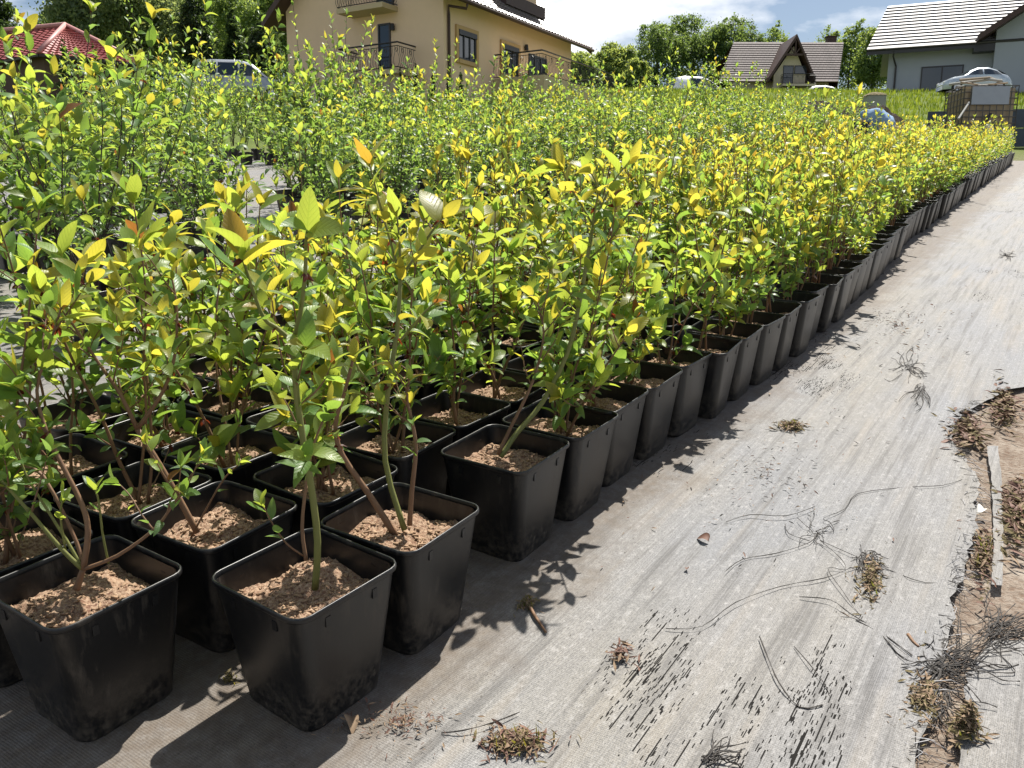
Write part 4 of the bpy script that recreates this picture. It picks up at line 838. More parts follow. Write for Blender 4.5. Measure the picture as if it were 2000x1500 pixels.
def basis(a, nrm):
    y = a.normalized(); z = (nrm - y * nrm.dot(y)); z = z.normalized() if z.length > 1e-5 else y.orthogonal().normalized(); x = y.cross(z); return x, y, z
GREEN, LIME, YELL, DARK, BLUE, RUST = (np.array(c) for c in ((.25, .40, .10), (.40, .49, .11), (.60, .49, .09), (.13, .23, .075), (.20, .30, .15), (.30, .13, .05)))
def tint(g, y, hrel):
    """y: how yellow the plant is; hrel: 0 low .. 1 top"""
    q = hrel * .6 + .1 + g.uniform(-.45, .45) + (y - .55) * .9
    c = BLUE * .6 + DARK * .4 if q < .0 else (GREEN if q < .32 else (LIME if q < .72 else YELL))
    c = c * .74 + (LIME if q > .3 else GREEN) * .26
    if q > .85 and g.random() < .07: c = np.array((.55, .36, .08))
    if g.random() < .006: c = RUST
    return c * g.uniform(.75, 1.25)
class Plant:
    def __init__(s, seed, yellow=.5): s.g = random.Random(seed); s.y = yellow; s.stems = []; s.leaves = []; s.berries = []
    def stem(s, pts, r0, r1, mat=0):
        # smooth the polyline
        pts = [Vector(p) for p in pts]; out = []
        for i in range(len(pts) - 1):
            p0, p1, p2, p3 = pts[max(i-1, 0)], pts[i], pts[i+1], pts[min(i+2, len(pts)-1)]; K = 3
            for k in range(K):
                q = k / K; out.append(.5*((2*p1) + (p2-p0)*q + (2*p0-5*p1+4*p2-p3)*q*q + (3*p1-p0-3*p2+p3)*q**3))
        out.append(pts[-1]); n = len(out); s.stems.append((out, [r0 + (r1-r0)*i/(n-1) for i in range(n)], mat)); return out
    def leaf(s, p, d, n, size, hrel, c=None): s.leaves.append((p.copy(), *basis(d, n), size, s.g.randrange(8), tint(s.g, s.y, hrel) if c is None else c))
    def leafy(s, pts, f0, step, size, hmax, h0=.19, tip=True, grow=.35, angle=55):
        g = s.g; L = [0.0]
        for a, b in zip(pts, pts[1:]): L.append(L[-1] + (b-a).length)
        tot = L[-1]; x = f0*tot; w = g.uniform(0, 6.28)
        while x < tot:
            i = max(k for k in range(len(L)-1) if L[k] <= x) if x > 0 else 0; q = (x - L[i]) / max(L[i+1]-L[i], 1e-6); p = pts[i].lerp(pts[i+1], q); d = (pts[i+1]-pts[i]).normalized()
            o = d.orthogonal().normalized(); o.rotate(Matrix.Rotation(w, 3, d)); al = R(g.uniform(angle-22, angle+18)); a = d*math.cos(al) + o*math.sin(al); a.z += g.uniform(-.1, .25)
            hr = min(1, max(0, (p.z - h0) / hmax)); sz = size*g.uniform(.5, 1.18)*(1 - grow + grow*2*x/tot*.8)
            nn = d*.75 - o*.35 + Vector((g.uniform(-.5, .5), g.uniform(-.5, .5), .45 + g.uniform(-.3, .3))); s.leaf(p, a, nn, sz, hr)
            x += step*g.uniform(.7, 1.35); w += 2.4 + g.uniform(-.35, .35)
        if tip:
            p = pts[-1]; d = (pts[-1]-pts[-2]).normalized()
            for k in range(3):
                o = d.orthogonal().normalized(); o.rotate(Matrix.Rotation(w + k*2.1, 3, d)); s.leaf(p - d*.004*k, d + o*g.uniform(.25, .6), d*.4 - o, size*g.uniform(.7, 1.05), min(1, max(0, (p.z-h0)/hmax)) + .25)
    def twig(s, p, d, L, r, size, hmax, step=.021, f0=.12, mat=0):
        g = s.g; pts = [p]; d = d.normalized()
        for k in range(3): d = (d + Vector((g.uniform(-.22, .22), g.uniform(-.22, .22), g.uniform(0, .3)))).normalized(); pts.append(pts[-1] + d*L/3)
        pp = s.stem(pts, r, r*.45, mat); s.leafy(pp, f0, step, size, hmax); return pp
    def bush(s, h, nst, size, spread=.3, ntw=4, z0=.185, step=.021, mat=0, thick=.0045, leaf_from=.35, twl=.2, wisp=0):
        g = s.g; w = g.uniform(0, 6.28)
        for i in range(wisp):
            a = g.uniform(0, 6.28); d = Vector((math.cos(a)*spread*.6, math.sin(a)*spread*.6, 1)).normalized(); pts = [Vector((0, 0, z0))]; ln = h*g.uniform(1.1, 1.38)
            for k in range(6): d = (d + Vector((g.uniform(-.13, .13), g.uniform(-.13, .13), .03))).normalized(); pts.append(pts[-1] + d*ln/6)
            pp = s.stem(pts, thick*.8, .0012, mat); s.leafy(pp, .45, step*1.15, size*.92, h, z0, grow=.1, angle=48)
        for i in range(nst):
            w += 6.28/nst + g.uniform(-.5, .5); b = Vector((g.uniform(-.02, .02), g.uniform(-.02, .02), z0)); ln = h*g.uniform(.62, 1.0) if i else h
            lean = g.uniform(.25, 1.0)*spread; d = Vector((math.cos(w)*lean, math.sin(w)*lean, 1)).normalized(); pts = [b]
            for k in range(5): d = (d + Vector((g.uniform(-.16, .16), g.uniform(-.16, .16), g.uniform(.0, .12)))).normalized(); pts.append(pts[-1] + d*ln/5)
            pp = s.stem(pts, thick*g.uniform(.7, 1.15), .0014, mat); s.leafy(pp, leaf_from, step*1.3, size, h, z0)
            for _ in range(ntw):
                q = g.uniform(.12, .9); k = int(q*(len(pp)-1)); a = g.uniform(0, 6.28); out = Vector((math.cos(a), math.sin(a), g.uniform(.35, 1.1)))
                s.twig(pp[k], out, h*g.uniform(.5, 1.2)*twl*(1.25-q*.5), .0018, size*g.uniform(.8, 1.05), h, step, .1, mat)
        return s
    def stem_mb(s, sides=6):
        mb = MB()
        for pts, rad, m in s.stems: mb.tube(pts, rad, sides if rad[0] > .002 else 4, m)
        return mb
    def foliage(s, tmpl):
        Vs, Ts, Cs, Us = [], [], [], []; off = 0
        for p, x, y, z, sz, var, c in s.leaves:
            v, t_, u = tmpl[var % len(tmpl)]; B = np.array([x, y, z]); Vs.append(v*sz @ B + np.array(p)); Ts.append(t_ + off); off += len(v); Cs.append(np.repeat(c[None], len(v), 0)); Us.append(u)
        return np.concatenate(Vs), np.concatenate(Ts), np.concatenate(Cs), np.concatenate(Us)
SM = [M['stem'], M['stemg'], M['stemd']]
def place_pot(o, i, soil=None):
    b = obj('pot', POT, o); obj('rim', RIM, b); tag(obj('tab', TAB, b), kind='stuff'); obj('soil', SOIL[i % 6] if soil is None else soil, o, mat=Matrix.Rotation(R(90*((i*7) % 4)), 4, 'Z')); return b
def near_plant(o, pl):                           # every leaf an object of its own
    for pts, rad, m in pl.stems:
        mb = MB(); mb.tube(pts, rad, 7 if rad[0] > .0025 else 5); obj('stem' if rad[0] > .0025 else 'twig', mb.mesh('stem', SM[m], True), o)
    for p, x, y, z, sz, var, c in pl.leaves[:300]:
        l = bpy.data.objects.new('leaf', LEAFM[var]); C.objects.link(l); l.parent = o
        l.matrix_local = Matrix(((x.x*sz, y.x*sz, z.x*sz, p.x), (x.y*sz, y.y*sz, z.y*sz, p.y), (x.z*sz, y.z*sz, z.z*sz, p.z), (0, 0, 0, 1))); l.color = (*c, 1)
    g = random.Random(len(pl.leaves))
    for _ in range(7):
        p, x, y, z, sz, var, c = pl.leaves[g.randrange(len(pl.leaves)//2)]
        for k in range(3):
            d = Vector((g.uniform(-1, 1), g.uniform(-1, 1), g.uniform(-.9, .3))); bx, by, bz = basis(d, Vector((g.uniform(-1, 1), g.uniform(-1, 1), 1))); q = g.uniform(.012, .02); l = bpy.data.objects.new('withered_flower', LEAFM[g.randrange(8)]); C.objects.link(l); l.parent = o
            l.matrix_local = Matrix(((bx.x*q, by.x*q, bz.x*q, p.x), (bx.y*q, by.y*q, bz.y*q, p.y), (bx.z*q, by.z*q, bz.z*q, p.z), (0, 0, 0, 1))); l.color = (.17, .032, .02, 1)
    if len(pl.leaves) > 300:
        q = Plant(0); q.leaves = pl.leaves[300:]; v, t_, c, u = q.foliage(MIDL); tag(obj('foliage', np_mesh('foliage', v, t_, M['leafN'], c, u), o), kind='stuff')
def far_meshes(pl, tmpl): 
    v, t_, c, u = pl.foliage(tmpl); return np_mesh('foliage', v, t_, M['leafN'], c, u), pl.stem_mb(5).mesh('stems', SM, True), (v, t_, c)
ORD = ['zeroth','first','second','third','fourth','fifth','sixth','seventh','eighth','ninth','tenth','eleventh','twelfth','thirteenth','fourteenth','fifteenth','sixteenth','seventeenth','eighteenth','nineteenth']
def ordinal(k):
    if k < 20: return ORD[k]
    tens = {2:('twenty','twentieth'),3:('thirty','thirtieth'),4:('forty','fortieth'),5:('fifty','fiftieth'),6:('sixty','sixtieth'),7:('seventy','seventieth'),8:('eighty','eightieth'),9:('ninety','ninetieth')}[k // 10]
    return tens[1] if k % 10 == 0 else tens[0] + '-' + ORD[k % 10]
def n_off(t_):                                   # the outer row is not quite straight
    pts = [(0, .0), (1.0, .02), (1.2, .015), (1.6, -.015), (2.0, -.02), (2.6, .01), (3.1, .045), (4.3, .035), (5.6, -.03), (7.2, -.13), (12, -.2), (21, -.29)]
    for (a, x), (b, y) in zip(pts, pts[1:]):
        if a <= t_ <= b: return x + (y-x)*(t_-a)/(b-a)
    return pts[-1][1]
COLS = [[.845, 1.085, 1.475, 1.712, 1.935, 2.165, 2.385, 2.605, 2.82, 3.04, 3.27], [.632, .9, 1.15], [.63, .885], [.64], [.6], [.66], [.7]]
SPOTS = []
for ci in range(7):
    ts = list(COLS[ci]); g = random.Random(ci + 50)
    while ts[-1] < 20.3: ts.append(ts[-1] + .237 + g.uniform(-.006, .01))
    for k, t_ in enumerate(ts):
        nn = -.855 - PW - ci*.262 + n_off(t_) + g.uniform(-.016, .016); SPOTS.append((ci, k, nn, t_))
def px_of(n_, t_, w=.3):
    v = NM @ Vector((n_, t_, w)) - CAM; d = v.dot(_f); return (1000 + FPX*v.dot(_r)/d, 750 - FPX*v.dot(_u)/d, d) if d > .05 else (1e5, 1e5, d)
SPOTS = [s for s in SPOTS if not ((s[0] == 6 and s[3] < 2.3) or (s[0] == 5 and s[3] < 1.5) or (s[0] == 4 and s[3] < .9))]
SPOTS = [s for s in SPOTS if px_of(s[2], s[3])[2] > .3 and -260 < px_of(s[2], s[3])[0] < 2250]
_c = {}
for i_, s_ in enumerate(SPOTS):
    k_ = s_[1] if s_[0] < 2 else _c.setdefault(s_[0], 0); _c[s_[0]] = k_ + 1; SPOTS[i_] = (s_[0], k_, s_[2], s_[3])
SPOTS.sort(key=lambda s: px_of(s[2], s[3])[2])
# hand-shaped bushes of the foreground: stems followed in the picture
def trace(Mi, v, pts, drift=0.0):
    return [Mi @ (TM @ PV(x, y, v + drift*i)) for i, (x, y) in enumerate(pts)]
def shaped(key, mat, base_v):
    Mi = mat.inverted(); pl = Plant(hash(key) % 1000 if False else {'A': 3, 'B': 4, 'C': 5, 'L1': 6, 'L2': 9}[key], {'A': .38, 'B': .66, 'C': .55, 'L1': .45, 'L2': .5}[key]); T_ = lambda pts, d=0.0, dv=0.0: trace(Mi, base_v + dv, pts, d); g = pl.g
    if key == 'A':
        m = pl.stem(T_([(615,1150),(620,1058),(607,945),(592,860),(578,758),(572,667)], -.004), .0062, .0045, 1); pl.leafy(m, .62, .026, .055, .6, angle=60, tip=False)
        r_ = pl.stem(T_([(572,667),(583,628),(595,548),(598,470),(600,452)], -.008, -.02), .0042, .002, 1); pl.leafy(r_, .08, .026, .082, .5, angle=58)
        l = pl.stem(T_([(572,667),(540,640),(516,622),(493,565),(473,500)], -.006, -.02), .004, .002, 1); pl.leafy(l, .2, .03, .078, .5, angle=55)
        b = pl.stem(T_([(598,1095),(590,1030),(598,945),(612,870),(640,800)], .012), .0035, .0016, 0); pl.leafy(b, .5, .03, .05, .7)
        c = pl.stem(T_([(592,1085),(560,1062),(533,1024),(512,985)], -.01), .0018, .001, 0); pl.leafy(c, .35, .022, .034, .9)
        for q in (.5, .62, .75, .85): k = int(q*(len(m)-1)); pl.twig(m[k], Vector((g.uniform(-1, 1), g.uniform(-.6, .6), .6)), .09, .0018, .055, .6)
    if key == 'C':
        m = pl.stem(T_([(978,892),(1010,845),(1060,785),(1108,690),(1130,600),(1148,500),(1158,440)], .035), .0065, .0042, 1); pl.leafy(m, .66, .03, .05, .6, tip=False)
        for pts, sz in (([(1158,440),(1180,390),(1205,345),(1228,318)], .085), ([(1158,440),(1135,400),(1110,360),(1098,330)], .075), ([(1155,470),(1160,420),(1168,370),(1150,330)], .07), ([(1145,510),(1190,470),(1225,420),(1250,390)], .06), ([(1130,590),(1085,540),(1060,480),(1050,430)], .06)):
            q = pl.stem(T_(pts, g.uniform(-.02, .02), .2), .003, .0016, 1); pl.leafy(q, .15, .024, sz, .5)
        b = pl.stem(T_([(973,888),(1000,830),(1030,770),(1050,715),(1062,650),(1050,590)], .015), .0045, .002, 0); pl.leafy(b, .45, .026, .045, .6)
        for q in (.5, .65, .8, .92): k = int(q*(len(b)-1)); pl.twig(b[k], Vector((g.uniform(-1, 1), g.uniform(-.5, .7), .7)), .12, .0018, .045, .6)
    if key == 'B':
        a = pl.stem(T_([(800,1025),(804,960),(812,880),(806,830),(795,780),(800,740)], .0), .0052, .002, 0); pl.leafy(a, .42, .022, .042, .5, h0=.3)
        b = pl.stem(T_([(775,1050),(720,965),(668,888),(655,830),(672,770),(690,700)], -.006), .0068, .0025, 0); pl.leafy(b, .55, .026, .05, .5)
        c = pl.stem(T_([(790,1035),(752,900),(758,760),(775,650),(782,545)], .03), .0058, .004, 1); pl.leafy(c, .5, .034, .045, .6, tip=False)
        for pts, sz in (([(782,545),(765,480),(742,400),(722,320)], .078), ([(782,545),(812,500),(845,450),(865,425)], .07), ([(782,545),(780,470),(775,420)], .07), ([(770,680),(820,620),(850,590)], .05), ([(755,780),(700,720),(680,650)], .05)):
            q = pl.stem(T_(pts, .0, .13), .003, .0016, 1); pl.leafy(q, .1, .024, sz, .5)
        for q in (.5, .62, .75, .88): k = int(q*(len(a)-1)); pl.twig(a[k], Vector((g.uniform(-1, 1), g.uniform(-.6, .6), .8)), .07, .0016, .04, .4)
    if key == 'L1':
        hub = (162, 1112)
        for pts, r_, d, f0, sz, mt in (([hub,(120,1072),(60,1002),(0,935),(-45,880)], .0042, -.004, .5, .045, 1), ([hub,(130,1055),(95,1000),(50,925),(30,860)], .003, .01, .45, .05, 1),
                ([hub,(172,1040),(160,985),(120,905),(90,840),(72,762),(95,680),(120,600)], .0052, .012, .55, .055, 0), ([hub,(230,1085),(300,1035),(335,990),(355,960)], .0034, -.012, .6, .034, 0), ([(212,1100),(200,1040),(193,980),(185,955)], .002, -.005, .7, .036, 1), ([(128,1075),(118,1010),(122,975)], .0018, .0, .6, .036, 1),
                ([hub,(150,1060),(85,930),(35,900),(20,815),(5,760)], .0035, .02, .45, .055, 0)):
            q = pl.stem(T_(pts, d), r_, .0014, mt); pl.leafy(q, f0, .026, sz, .6)
            if r_ > .0033:
                for f_ in (.55, .7, .82, .93): k = int(f_*(len(q)-1)); pl.twig(q[k], Vector((g.uniform(-1, 1), g.uniform(-.6, .6), .7)), .10, .0016, sz*.95, .6)
        pl.stem(T_([(150,1150),(156,1130),hub]), .006, .0045, 0)
    if key == 'L2':
        a = pl.stem(T_([(385,1040),(345,965),(302,892),(268,838)], .0), .0062, .005, 0)
        for pts, d, r_, sz in (([(268,838),(235,770),(190,705),(150,645),(118,600)], .0, .0042, .055), ([(268,838),(318,765),(342,690),(345,600),(335,540)], .01, .0042, .05), ([(302,892),(250,800),(228,720),(240,640)], .03, .003, .055)):
            q = pl.stem(T_(pts, d), r_, .0015, 0); pl.leafy(q, .3, .026, sz, .5)
            for f_ in (.4, .55, .7, .85): k = int(f_*(len(q)-1)); pl.twig(q[k], Vector((g.uniform(-1, 1), g.uniform(-.7, .7), .8)), .11, .0016, sz*.95, .5)
        b = pl.stem(T_([(372,1052),(405,990),(440,932),(470,905)], -.004), .0022, .0012, 0); pl.leafy(b, .6, .02, .036, .9)
        c = pl.stem(T_([(345,965),(375,925),(395,900)], -.01), .0016, .001, 0); pl.leafy(c, .5, .02, .034, .9)
    return pl
NEAR_N = 46; IND_N = 300
SHAPED = {(0, 0): 'A', (0, 1): 'B', (0, 2): 'C', (1, 0): 'L1', (1, 1): 'L2'}
SLAB = {'A': 'potted bush with one straight green stem and large top leaves, front corner of the block', 'B': 'black potted bush with two thick brown stems and peat heaped over its rim',
        'C': 'black potted bush with a long green stem leaning right, third pot along the path', 'L1': 'black potted bush with stems spreading from a low hub, lower left corner', 'L2': 'black potted bush with one slanting brown stem, behind the spreading lower left one'}
VAR = []
for i in range(12):
    pl = Plant(200 + i, .24 + .07*(i % 6)); g = pl.g; pl.bush(g.uniform(.38, .58), g.randint(3, 5), .06, .38, 6, step=.028, leaf_from=.2, wisp=i % 3); VAR.append(far_meshes(pl, MIDL))
VAR_FAR = []
for i in range(5):
    pl = Plant(300 + i, .52 + .06*(i % 3)); g = pl.g; pl.bush(g.uniform(.42, .56), 3, .052, .36, 4, step=.032, wisp=i % 2); VAR_FAR.append(pl.foliage([FARL]))
def potted_label(ci, k):
    return f'potted bush, {ordinal(k+1)} from the front in the row beside the path' if ci == 0 else f'potted bush, {ordinal(k+1)} from the front in the {ordinal(ci+1)} row from the path'
rest = []
for idx, (ci, k, n_, t_) in enumerate(SPOTS):
    if idx >= IND_N: rest.append((ci, n_, t_)); continue
    g = random.Random(1000 + ci*200 + k); mat = NM @ Matrix.Translation((n_, t_, .004)) @ Matrix.Rotation(R(g.uniform(-5, 5)), 4, 'Z') @ Matrix.Rotation(R(g.uniform(-1.6, 1.6)), 4, 'X') @ Matrix.Rotation(R(g.uniform(-1.6, 1.6)), 4, 'Y')
    key = SHAPED.get((ci, k))
    if key: mat = NM @ Matrix.Translation(({'L1': -1.228, 'L2': -1.245}.get(key, -.855 - PW + n_off(t_)), t_, .004)) @ Matrix.Rotation(R({'A': -3, 'L1': -1, 'L2': 2}.get(key, 1)), 4, 'Z')
    o = empty('potted_bush', mat=mat); tag(o, SLAB[key] if key else potted_label(ci, k), 'potted plant', 'potted bushes in the near block')
    place_pot(o, g.randrange(24))
    if key: pl = shaped(key, mat, (TI @ mat.translation).y); near_plant(o, pl)
    elif idx < NEAR_N:
        pl = Plant(2000 + ci*97 + k, g.uniform(.2, .66)); far_ = min(1, t_/3); pl.bush(g.uniform(.36, .58), g.randint(2, 4), .068, .36, 6, step=.028, thick=.0042, leaf_from=.16, wisp=g.randint(0, 1)); near_plant(o, pl)
    else:
        f_, s_, _ = VAR[g.randrange(12)]; rz = Matrix.Rotation(g.uniform(0, 6.28), 4, 'Z') @ Matrix.Diagonal((*[g.uniform(.85, 1.1)]*2, g.choice((.62, .8, .9, 1, 1, 1.08, 1.15, 1.3)), 1))
        tag(obj('foliage', f_, o, mat=rz), kind='stuff'); obj('stems', s_, o, mat=rz)
def far_block():
    Vs, Ts, Cs, Mi = [], [], [], []; off = 0; pv = [v for v in POT.vertices]; POT.calc_loop_triangles(); RIM.calc_loop_triangles(); g = random.Random(5)
    pm = [(np.array([v.co[:] for v in me.vertices]), np.array([t_.vertices[:] for t_ in me.loop_triangles])) for me in (POT, RIM)]
    for ci, n_, t_ in rest:
        a = g.uniform(0, 6.28); sc = g.choice((.7, .85, .95, 1, 1.1, 1.25)); v, tt, c, _ = VAR_FAR[g.randrange(5)]; Rm = np.array([[math.cos(a), math.sin(a), 0], [-math.sin(a), math.cos(a), 0], [0, 0, 1]])
        Vs.append((v*sc) @ Rm + np.array([n_, t_, 0])); Ts.append(tt + off); off += len(v); Cs.append(c * g.uniform(.85, 1.15)); Mi += [0]*len(tt)
        if ci < 2:
            for pv_, pt_ in pm: Vs.append(pv_ + np.array([n_, t_, .004])); Ts.append(pt_ + off); off += len(pv_); Cs.append(np.zeros((len(pv_), 3))); Mi += [1]*len(pt_)
    o = obj('potted_bushes', np_mesh('potted_bushes', np.concatenate(Vs), np.concatenate(Ts), [M['leafN'], M['pot']], np.concatenate(Cs), mi=Mi)); o.matrix_world = NM
    tag(o, 'distant mass of yellow green potted bushes where the rows run out', 'potted plants', kind='stuff')
if rest: far_block()

# ---- the taller green bushes beyond the grey aisle
GV = []
for i in range(8):
    pl = Plant(400 + i, .06 + .05*(i % 4)); g = pl.g; pl.bush(g.uniform(.85, 1.0), g.randint(5, 6), .066, .44, 8, step=.029, mat=2, thick=.006, leaf_from=.18, twl=.28, wisp=1 + i % 3); GV.append(far_meshes(pl, MIDL if i < 5 else [FARL]))
GSP = []
for r_ in range(9):
    g = random.Random(r_ + 900); n_ = -4.0 - r_*.62; t_ = .3 + g.uniform(0, .3); k = 0
    while t_ < 20.5:
        GSP.append([r_, n_ + g.uniform(-.1, .1), t_, g.uniform(.82, 1.14), g]); t_ += (.5 if r_ < 3 else .62) + g.uniform(-.06, .08)
keep = []
for s in GSP:
    x, y, d = px_of(s[1], s[2], .5)
    if not (-200 < x < 1780): continue
    if 430 < x < 585 and d < 17 and not (d > 9 and x > 560): continue
    if x < 430 and s[0] in (3, 4, 7, 8): continue
    keep.append((d, x, s))
for px_, v_, h_ in ((560, 8.4, 1.4), (600, 8.6, 1.6), (645, 9.2, 1.55), (700, 9.6, 1.45), (760, 10, 1.3), (330, 9.4, 1.6), (300, 8.6, 1.45), (370, 10.2, 1.5), (1035, 14.5, 1.6), (985, 14, 1.5), (900, 13, 1.35), (840, 12, 1.4), (150, 8, 1.1), (60, 7.6, 1.05), (1380, 17.0, 1.85), (1350, 16.5, 1.6), (1420, 17.5, 1.5), (1275, 16, 1.7), (1130, 15, 1.5), (1480, 17.5, 1.45), (395, 11, 1.45), (420, 13, 1.4), (250, 9.0, 1.2), (215, 9.9, 1.3)):
    q = PV(px_, 300, v_); q.z = 0; a = Matrix.Rotation(BEAR, 4, 'Z') @ q; keep.append((v_, px_, [9, a.x, a.y, h_, random.Random(px_)]))
for n_, t_, h_ in ((-3.45, .15, 1.2), (-3.55, .62, 1.3), (-3.4, 1.08, 1.05), (-3.6, 1.55, 1.16), (-3.45, 2.02, 1.0), (-3.3, -.2, 1.1), (-3.9, -.1, 1.2), (-4.3, .5, 1.2)):
    x, y, d = px_of(n_, t_, .5); keep.append((d, x, [10, n_, t_, h_, random.Random(int(x))]))
for k_ in range(26):
    gg = random.Random(k_ + 70); q = PV(120 + k_*24, 300, 17.5 + gg.uniform(-1.2, 1.8)); q.z = 0; a = Matrix.Rotation(BEAR, 4, 'Z') @ q; keep.append((q.y, 120 + k_*24, [11, a.x, a.y, gg.uniform(1.35, 1.6) if 11 <= k_ <= 18 else gg.uniform(.9, 1.3), gg]))
keep.sort(key=lambda a: a[0]); cnt = {}; GN = 12
for i, (d, x, s) in enumerate(keep):
    r_, n_, t_, sc, g0 = s; g = random.Random(int(n_*100) * 31 + int(t_*100)); mat = NM @ Matrix.Translation((n_, t_, .004)) @ Matrix.Rotation(R(g.uniform(-8, 8)), 4, 'Z')
    o = empty('green_bush', mat=mat); cnt[r_] = cnt.get(r_, 0) + 1; k = cnt[r_]
    tag(o, (f'tall green bush, {ordinal(k)} nearest in the {ordinal(r_+1)} row beyond the grey aisle' if r_ < 9 else f'extra tall bright green bush rising above the rest, {ordinal(k)} nearest of these' if r_ == 9 else f'large leaved green bush at the left beside the aisle, {ordinal(k)} nearest' if r_ == 10 else f'low bush in the far line behind the bare aisle, {ordinal(k)} from the camera'), 'bush', 'green bushes beyond the aisle')
    place_pot(o, g.randrange(24))
    if i < GN:
        pl = Plant(5000 + i, .2); pl.bush(g.uniform(.96, 1.16), 4, .088, .48, 8, step=.04, wisp=2, mat=2, thick=.0055, leaf_from=.08, twl=.3); near_plant(o, pl)
    else:
        f_, s_, _ = GV[g.randrange(5) if d < 9 else g.randrange(8)]; rz = Matrix.Rotation(g.uniform(0, 6.28), 4, 'Z') @ Matrix.Diagonal((sc**.5, sc**.5, sc, 1)); tag(obj('foliage', f_, o, mat=rz), kind='stuff'); obj('stems', s_, o, mat=rz)

# ================================================================== SMALL THINGS ON THE GROUND
def fab_pt(x, y, w=.012): n_, t_ = px_nt(x, y, 0); return Vector((n_, t_, w))
def zoomed(pts): return [(1300 + a/2, 750 + b/2) for a, b in pts]
def thread_obj(name, paths, label, cat, rad=.0009, seed=1):
    o = empty(name, mat=NM @ Matrix.Translation(fab_pt(*paths[0][0], 0))); tag(o, label, cat); org = fab_pt(*paths[0][0], 0); g = random.Random(seed)
    for pts in paths:
        P3 = [fab_pt(x, y, .0075 + g.uniform(0, .007)) - org for x, y in pts]; q = Plant(seed).stem(P3, 1, 1); mb = MB(); mb.tube(q, [rad*g.uniform(.45, 1.25) for _ in q], 4); mb.build('thread', M['thread'], o)
    return o
def tangle(cx, cy, spread, n, seed, g_dir=None):
    g = random.Random(seed); out = []
    for _ in range(n):
        a = g.uniform(0, 6.28) if g_dir is None else g_dir + g.gauss(0, .35); L = spread*g.uniform(.4, 1.1); x, y = cx + g.gauss(0, spread*.12), cy + g.gauss(0, spread*.1); pts = [(x, y)]
        for k in range(4): a += g.uniform(-.7, .7); x += math.cos(a)*L/4; y += math.sin(a)*L/4*.8; pts.append((x, y))
        out.append(pts)
    return out
thread_obj('thread_tangle', [zoomed(z) for z in ([(0,970),(140,970),(270,875),(450,805),(620,775),(720,735)], [(230,755),(300,700),(430,675),(560,635),(600,590),(655,590),(640,555),(615,540),(700,500),(750,440),(940,415),(1080,410),(1170,380)], [(235,550),(330,528),(470,535),(580,495)], [(560,630),(480,600),(465,560)], [(600,630),(740,690),(860,740),(1010,793),(1120,775),(1200,755)], [(600,630),(680,700),(700,740),(630,740),(690,830),(760,920),(860,1010),(960,1090)])] + tangle(1595, 1048, 45, 12, 3),
    'loose black threads fanning out from a small knot in the middle of the path', 'threads')
thread_obj('thread_tangle', [zoomed(z) for z in ([(520,845),(640,865),(720,920),(830,980),(960,1080)], [(810,1090),(800,1050),(850,1010),(900,1070),(950,1110)], [(1200,1145),(1330,1150),(1360,1140),(1310,1080),(1270,1050)], [(740,940),(840,1000),(930,1090),(1050,1110)])] + tangle(1838, 1310, 75, 46, 5) + tangle(1850, 1300, 130, 26, 6, -.45) + tangle(1840, 1360, 90, 20, 7, 1.5),
    'thick knot of frayed black threads on the torn fabric seam, lower right', 'threads', .0011)
thread_obj('thread_tangle', tangle(1930, 1250, 110, 34, 8, -.5) + tangle(1960, 1235, 70, 22, 9), 'frayed black thread bundle at the right edge below the fabric strip', 'threads', .001)
thread_obj('thread_tangle', [zoomed([(365,1000),(400,1100),(440,1190),(520,1280),(610,1275)])], 'single curved black thread on the lower path', 'thread', .0014)
thread_obj('thread_tangle', [zoomed([(500,1040),(560,1120),(620,1200),(640,1250)])], 'short straight black thread right of the single curved one', 'thread')
thread_obj('thread_tangle', [(lambda p: p)([(862,1440),(905,1440),(960,1425),(1015,1400)])], 'dark thread lying near the pot shadow at the bottom', 'thread', .0012)
thread_obj('thread_tangle', tangle(1770, 720, 45, 24, 11) + tangle(1800, 760, 55, 16, 12, 1.9), 'scattered black threads over worn slits, upper path', 'threads', .0012)
thread_obj('thread_tangle', tangle(1965, 500, 22, 16, 13), 'small dark thread tuft far up the path', 'threads', .0018)
thread_obj('thread_tangle', tangle(1380, 1490, 70, 16, 14, -.2), 'thread bundle at the bottom edge of the worn slits', 'threads', .0012)
thread_obj('thread_tangle', tangle(1690, 1090, 60, 26, 15, 1.2), 'black threads over the mossy slit right of the central knot', 'threads', .0011)
